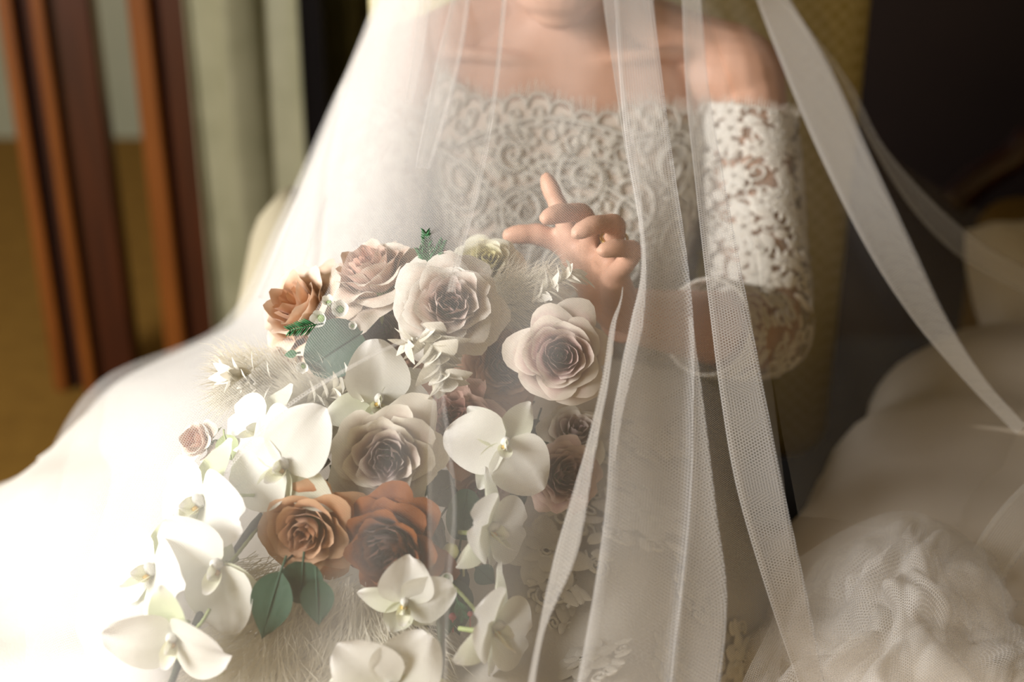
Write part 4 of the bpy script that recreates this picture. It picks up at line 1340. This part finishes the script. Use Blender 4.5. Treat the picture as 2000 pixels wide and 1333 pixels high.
FRONT = [
    [(1000, -540, 1.50), (1010, -560, 1.44), (1040, -570, 1.38), (1090, -575, 1.36), (1140, -570, 1.38), (1170, -560, 1.44), (1180, -540, 1.50)],
    [(860, -330, 1.42), (870, -380, 1.34), (960, -400, 1.28), (1090, -410, 1.26), (1230, -400, 1.28), (1330, -380, 1.34), (1350, -330, 1.44)],
    [(790, -20, 1.56), (735, -10, 1.37), (860, 0, 1.27), (1040, 0, 1.235), (1200, 0, 1.235), (1330, 0, 1.29), (1385, 0, 1.40)],
    [(680, 180, 1.60), (652, 195, 1.36), (800, 200, 1.24), (1000, 210, 1.16), (1190, 210, 1.15), (1330, 210, 1.20), (1440, 210, 1.34)],
    [(560, 430, 1.62), (548, 440, 1.36), (720, 440, 1.10), (960, 440, 1.03), (1180, 440, 1.02), (1340, 440, 1.08), (1475, 440, 1.26)],
    [(430, 650, 1.64), (455, 620, 1.46), (640, 640, 1.00), (900, 640, .975), (1150, 640, .975), (1330, 640, 1.03), (1500, 650, 1.18)],
    [(230, 740, 1.70), (205, 742, 1.52), (480, 800, .96), (800, 840, .935), (1100, 840, .955), (1330, 840, 1.0), (1525, 850, 1.13)],
    [(115, 880, 1.60), (112, 890, 1.44), (380, 1000, .905), (720, 1040, .90), (1060, 1040, .925), (1330, 1040, .965), (1545, 1060, 1.08)],
    [(20, 1060, 1.44), (60, 1100, 1.26), (280, 1200, .87), (660, 1230, .865), (1020, 1230, .895), (1330, 1230, .935), (1530, 1250, 1.04)],
    [(-80, 1350, 1.28), (0, 1400, 1.10), (230, 1450, .84), (620, 1460, .84), (1000, 1460, .87), (1330, 1460, .91), (1510, 1480, 1.0)],
]
veil_sheet('veil_front', FRONT, 150, 130, M['veil'], .006, 7, 1.0)
# second, inner layer over the left shoulder side, down to the lap
LEFT = [
    [(880, -300, 1.46), (870, -320, 1.40), (900, -340, 1.36), (960, -350, 1.33)],
    [(800, 0, 1.60), (742, 0, 1.39), (800, 0, 1.32), (880, 0, 1.30)],
    [(700, 200, 1.64), (660, 200, 1.38), (760, 200, 1.28), (930, 200, 1.24)],
    [(580, 430, 1.66), (556, 440, 1.39), (700, 450, 1.26), (950, 450, 1.17)],
    [(460, 650, 1.68), (470, 625, 1.50), (600, 640, 1.20), (760, 640, 1.16)],
    [(260, 760, 1.72), (225, 755, 1.56), (400, 800, 1.17), (600, 830, 1.12)],
    [(150, 880, 1.64), (135, 900, 1.48), (330, 1000, 1.07), (480, 1010, 1.05)],
    [(60, 1060, 1.48), (90, 1110, 1.30), (270, 1200, .99), (400, 1210, .99)],
    [(-60, 1350, 1.32), (20, 1410, 1.13), (230, 1450, .95), (360, 1450, .95)],
]
veil_sheet('veil_layer', LEFT, 70, 120, M['veil_gather'], .006, 4, 2.3)
LEFT2 = [[(x + 10 + 10 * k, y, d + .02) for k, (x, y, d) in enumerate(r)] for r in LEFT]
veil_sheet('veil_layer', LEFT2, 60, 110, M['veil_gather'], .008, 5, 4.1)
# right side, spread over shoulder, chair and sofa
RIGHT_S = [
    [(1300, -320, 1.36), (1360, -320, 1.40), (1400, -310, 1.46), (1420, -300, 1.54)],
    [(1370, 0, 1.40), (1450, -10, 1.42), (1530, -20, 1.50), (1600, -10, 1.62)],
    [(1440, 170, 1.36), (1545, 170, 1.40), (1620, 180, 1.50), (1690, 240, 1.66)],
    [(1480, 400, 1.28), (1610, 400, 1.35), (1740, 390, 1.50), (1850, 370, 1.70)],
    [(1500, 620, 1.20), (1700, 620, 1.32), (1880, 560, 1.50), (2060, 480, 1.74)],
    [(1530, 820, 1.14), (1800, 830, 1.28), (2010, 780, 1.46), (2250, 640, 1.74)],
    [(1560, 1010, 1.10), (1830, 1030, 1.20), (2080, 1000, 1.36), (2350, 850, 1.66)],
]
veil_sheet('veil_side', RIGHT_S, 70, 80, M['veil_thin'], .007, 4, 3.2)
# folded bands: the tulle doubled over on itself, with turned edges
def fold(edgeL, edgeR, mat='veil_dense', lip=.0045, gap=.006, n=70, layers=2):
    if edgeL[0][1] < 0:      # the band comes down from the crown of the head
        crown = lambda e: [(1085 + (e[0][0] - 1085) * .30, -540, 1.36), (1085 + (e[0][0] - 1085) * .62, -330, e[0][2] * .4 + .78)] + list(e)
        edgeL, edgeR = crown(edgeL), crown(edgeR); n += 30
    L = spline([at(*p) for p in edgeL], n); R_ = spline([at(*p) for p in edgeR], n)
    vs, uv = [], []
    s = 0
    prof = None
    for j in range(n):
        if j: s += (L[j] - L[j - 1]).length
        a, b_ = L[j], R_[j]
        w = (b_ - a); wl = max(w.length, 1e-5); wx = w / wl
        t = (L[min(j + 1, n - 1)] - L[max(j - 1, 0)]).normalized()
        nn = wx.cross(t).normalized()
        if nn.dot(CAM - a) < 0: nn.negate()
        lp = min(lip, wl * .3); g_ = min(gap, .13 * wl)
        path = [(lp, -.4 * g_)]
        path += [(0.0, -.1 * g_)]
        for k in range(9):
            x = k / 8
            path.append((wl * x, g_ * .35 * sin(pi * x)))
        if layers == 2:
            for k in range(1, 9):
                x = 1 - k / 8
                path.append((wl * x + (lp * .2 if k == 8 else 0), -g_ * .8 * sin(pi * x) - .2 * g_))
        else:
            path.append((wl - lp, -.4 * g_))
        q = 0
        for k, (x, z) in enumerate(path):
            if k: q += abs(x - path[k - 1][0])
            vs.append(a + wx * x + nn * z); uv.append((q, s))
        m_ = len(path)
    return mesh_obj('veil_fold', vs, grid_faces(m_, n), M[mat], veil, uvs=uv)
# narrow band from the face down to the waist
fold([(1172, -80, 1.215), (1178, 0, 1.205), (1196, 130, 1.165), (1222, 300, 1.08), (1250, 440, 1.01)],
     [(1196, -80, 1.215), (1200, 0, 1.205), (1212, 130, 1.165), (1242, 300, 1.08), (1258, 440, 1.01)], 'veil')
# broad central band
fold([(1196, -80, 1.205), (1200, 0, 1.19), (1218, 250, 1.09), (1254, 490, .985), (1230, 640, .955), (1196, 820, .935), (1184, 980, .92), (1160, 1160, .90), (1110, 1430, .87)],
     [(1268, -80, 1.205), (1276, 0, 1.19), (1306, 250, 1.09), (1342, 500, 1.0), (1356, 660, .98), (1354, 820, .96), (1350, 980, .94), (1332, 1160, .92), (1300, 1430, .89)], 'veil_band')
# band continuing down right of the bouquet
fold([(1244, 400, 1.01), (1252, 520, .97), (1236, 620, .955), (1216, 700, .945), (1204, 800, .937), (1199, 900, .928)], [(1252, 400, 1.01), (1262, 520, .97), (1258, 620, .955), (1242, 700, .945), (1218, 800, .937), (1201, 900, .928)], 'veil')
fold([(1216, 560, .965), (1210, 590, .96), (1192, 640, .95), (1176, 740, .935), (1140, 890, .92), (1085, 1080, .905), (1050, 1240, .89), (1015, 1420, .87)],
     [(1217, 560, .965), (1214, 590, .96), (1202, 640, .95), (1190, 740, .935), (1162, 890, .92), (1128, 1080, .905), (1062, 1240, .89), (1035, 1420, .87)])
# second long band to the right
fold([(1328, -80, 1.27), (1332, 0, 1.25), (1340, 180, 1.19), (1362, 400, 1.09), (1385, 600, 1.03), (1408, 780, 1.0), (1440, 960, .985), (1500, 1165, .99), (1560, 1340, 1.02)],
     [(1366, -80, 1.27), (1370, 0, 1.25), (1386, 180, 1.19), (1424, 400, 1.09), (1462, 600, 1.03), (1496, 780, 1.0), (1532, 960, .985), (1572, 1140, .99), (1610, 1330, 1.02)], 'veil_band')
# lower panels
fold([(1345, 620, .985), (1352, 800, .965), (1345, 1000, .945), (1325, 1180, .925), (1300, 1420, .90)],
     [(1352, 620, .985), (1376, 800, .965), (1400, 1000, .945), (1420, 1180, .93), (1398, 1420, .90)], 'veil')
# broad band across the right shoulder
fold([(1450, -80, 1.40), (1478, 0, 1.385), (1528, 130, 1.36), (1600, 300, 1.32), (1690, 480, 1.29), (1780, 620, 1.27), (1880, 740, 1.26), (1985, 850, 1.26)],
     [(1500, -80, 1.40), (1545, 0, 1.385), (1622, 130, 1.36), (1700, 300, 1.32), (1784, 480, 1.29), (1850, 620, 1.27), (1925, 740, 1.26), (2005, 830, 1.26)])
fold([(1470, -60, 1.46), (1560, 50, 1.48), (1640, 160, 1.50), (1700, 280, 1.50), (1790, 420, 1.52), (1900, 520, 1.55), (2060, 600, 1.6)], [(1480, -60, 1.46), (1575, 50, 1.48), (1660, 160, 1.50), (1730, 290, 1.50), (1850, 420, 1.52), (1960, 500, 1.55), (2080, 560, 1.6)], 'veil', layers=1)
# creases on the left half
fold([(878, -60, 1.27), (880, 0, 1.255), (852, 120, 1.21), (828, 240, 1.17), (810, 330, 1.14)], [(916, -60, 1.27), (918, 0, 1.255), (900, 120, 1.21), (870, 240, 1.17), (842, 330, 1.14)], 'veil', layers=1)
fold([(820, -60, 1.29), (818, 0, 1.28), (806, 100, 1.25), (790, 200, 1.21)], [(846, -60, 1.29), (842, 0, 1.28), (828, 100, 1.25), (806, 200, 1.21)], 'veil', layers=1)
fold([(984, -60, 1.23), (980, 0, 1.22), (962, 180, 1.14), (930, 340, 1.06), (895, 480, .99), (872, 570, .965)], [(994, -60, 1.23), (990, 0, 1.22), (972, 180, 1.14), (944, 340, 1.06), (908, 480, .99), (888, 570, .965)], 'veil')
fold([(735, -60, 1.40), (722, 40, 1.38), (660, 180, 1.36), (600, 330, 1.33), (560, 440, 1.30), (500, 580, 1.24)], [(775, -60, 1.40), (770, 40, 1.38), (720, 180, 1.36), (660, 330, 1.33), (620, 440, 1.30), (580, 580, 1.24)], 'veil_dense')
fold([(795, 660, .955), (700, 705, .96), (560, 790, .975), (470, 880, .985), (415, 950, .99)], [(800, 664, .955), (704, 711, .96), (565, 797, .975), (476, 886, .985), (421, 956, .99)], 'veil', .001, .002)
fold([(856, 700, .955), (838, 860, .93), (836, 1000, .912), (838, 1150, .893), (836, 1360, .87)], [(858, 700, .955), (880, 860, .93), (892, 1000, .912), (880, 1150, .893), (872, 1360, .87)], 'veil_thin', .003, layers=1)
# crumpled end of the veil lying on the sofa arm
HEAP = [
    [(1560, 1090, 1.16), (1640, 1040, 1.20), (1740, 1000, 1.20), (1820, 1010, 1.18), (1900, 1060, 1.20), (2000, 1080, 1.26), (2120, 1100, 1.3)],
    [(1530, 1150, 1.12), (1620, 1120, 1.13), (1720, 1060, 1.10), (1820, 1060, 1.09), (1920, 1100, 1.11), (2010, 1140, 1.16), (2120, 1150, 1.2)],
    [(1500, 1230, 1.08), (1600, 1210, 1.08), (1720, 1150, 1.05), (1830, 1150, 1.04), (1930, 1190, 1.06), (2020, 1210, 1.1), (2130, 1220, 1.14)],
    [(1460, 1310, 1.05), (1580, 1300, 1.04), (1710, 1270, 1.02), (1830, 1270, 1.01), (1940, 1280, 1.03), (2040, 1290, 1.06), (2140, 1300, 1.1)],
    [(1420, 1400, 1.02), (1560, 1400, 1.01), (1700, 1390, .99), (1830, 1390, .985), (1950, 1390, 1.0), (2050, 1390, 1.03), (2150, 1390, 1.06)],
]
veil_sheet('veil_train', HEAP, 130, 90, M['veil_dense'], .013, 4.5, 6.5, crumple=True)
veil_sheet('veil_train', [[(x + 30, y + 15, d - .012) for (x, y, d) in r] for r in HEAP], 110, 80, M['veil'], .015, 3.5, 8.8, crumple=True)
fold([(2080, 880, 1.2), (1985, 960, 1.18), (1920, 1040, 1.16), (1880, 1120, 1.14)], [(2140, 960, 1.2), (2060, 1020, 1.18), (2000, 1080, 1.16), (1950, 1150, 1.14)], 'veil', layers=1)
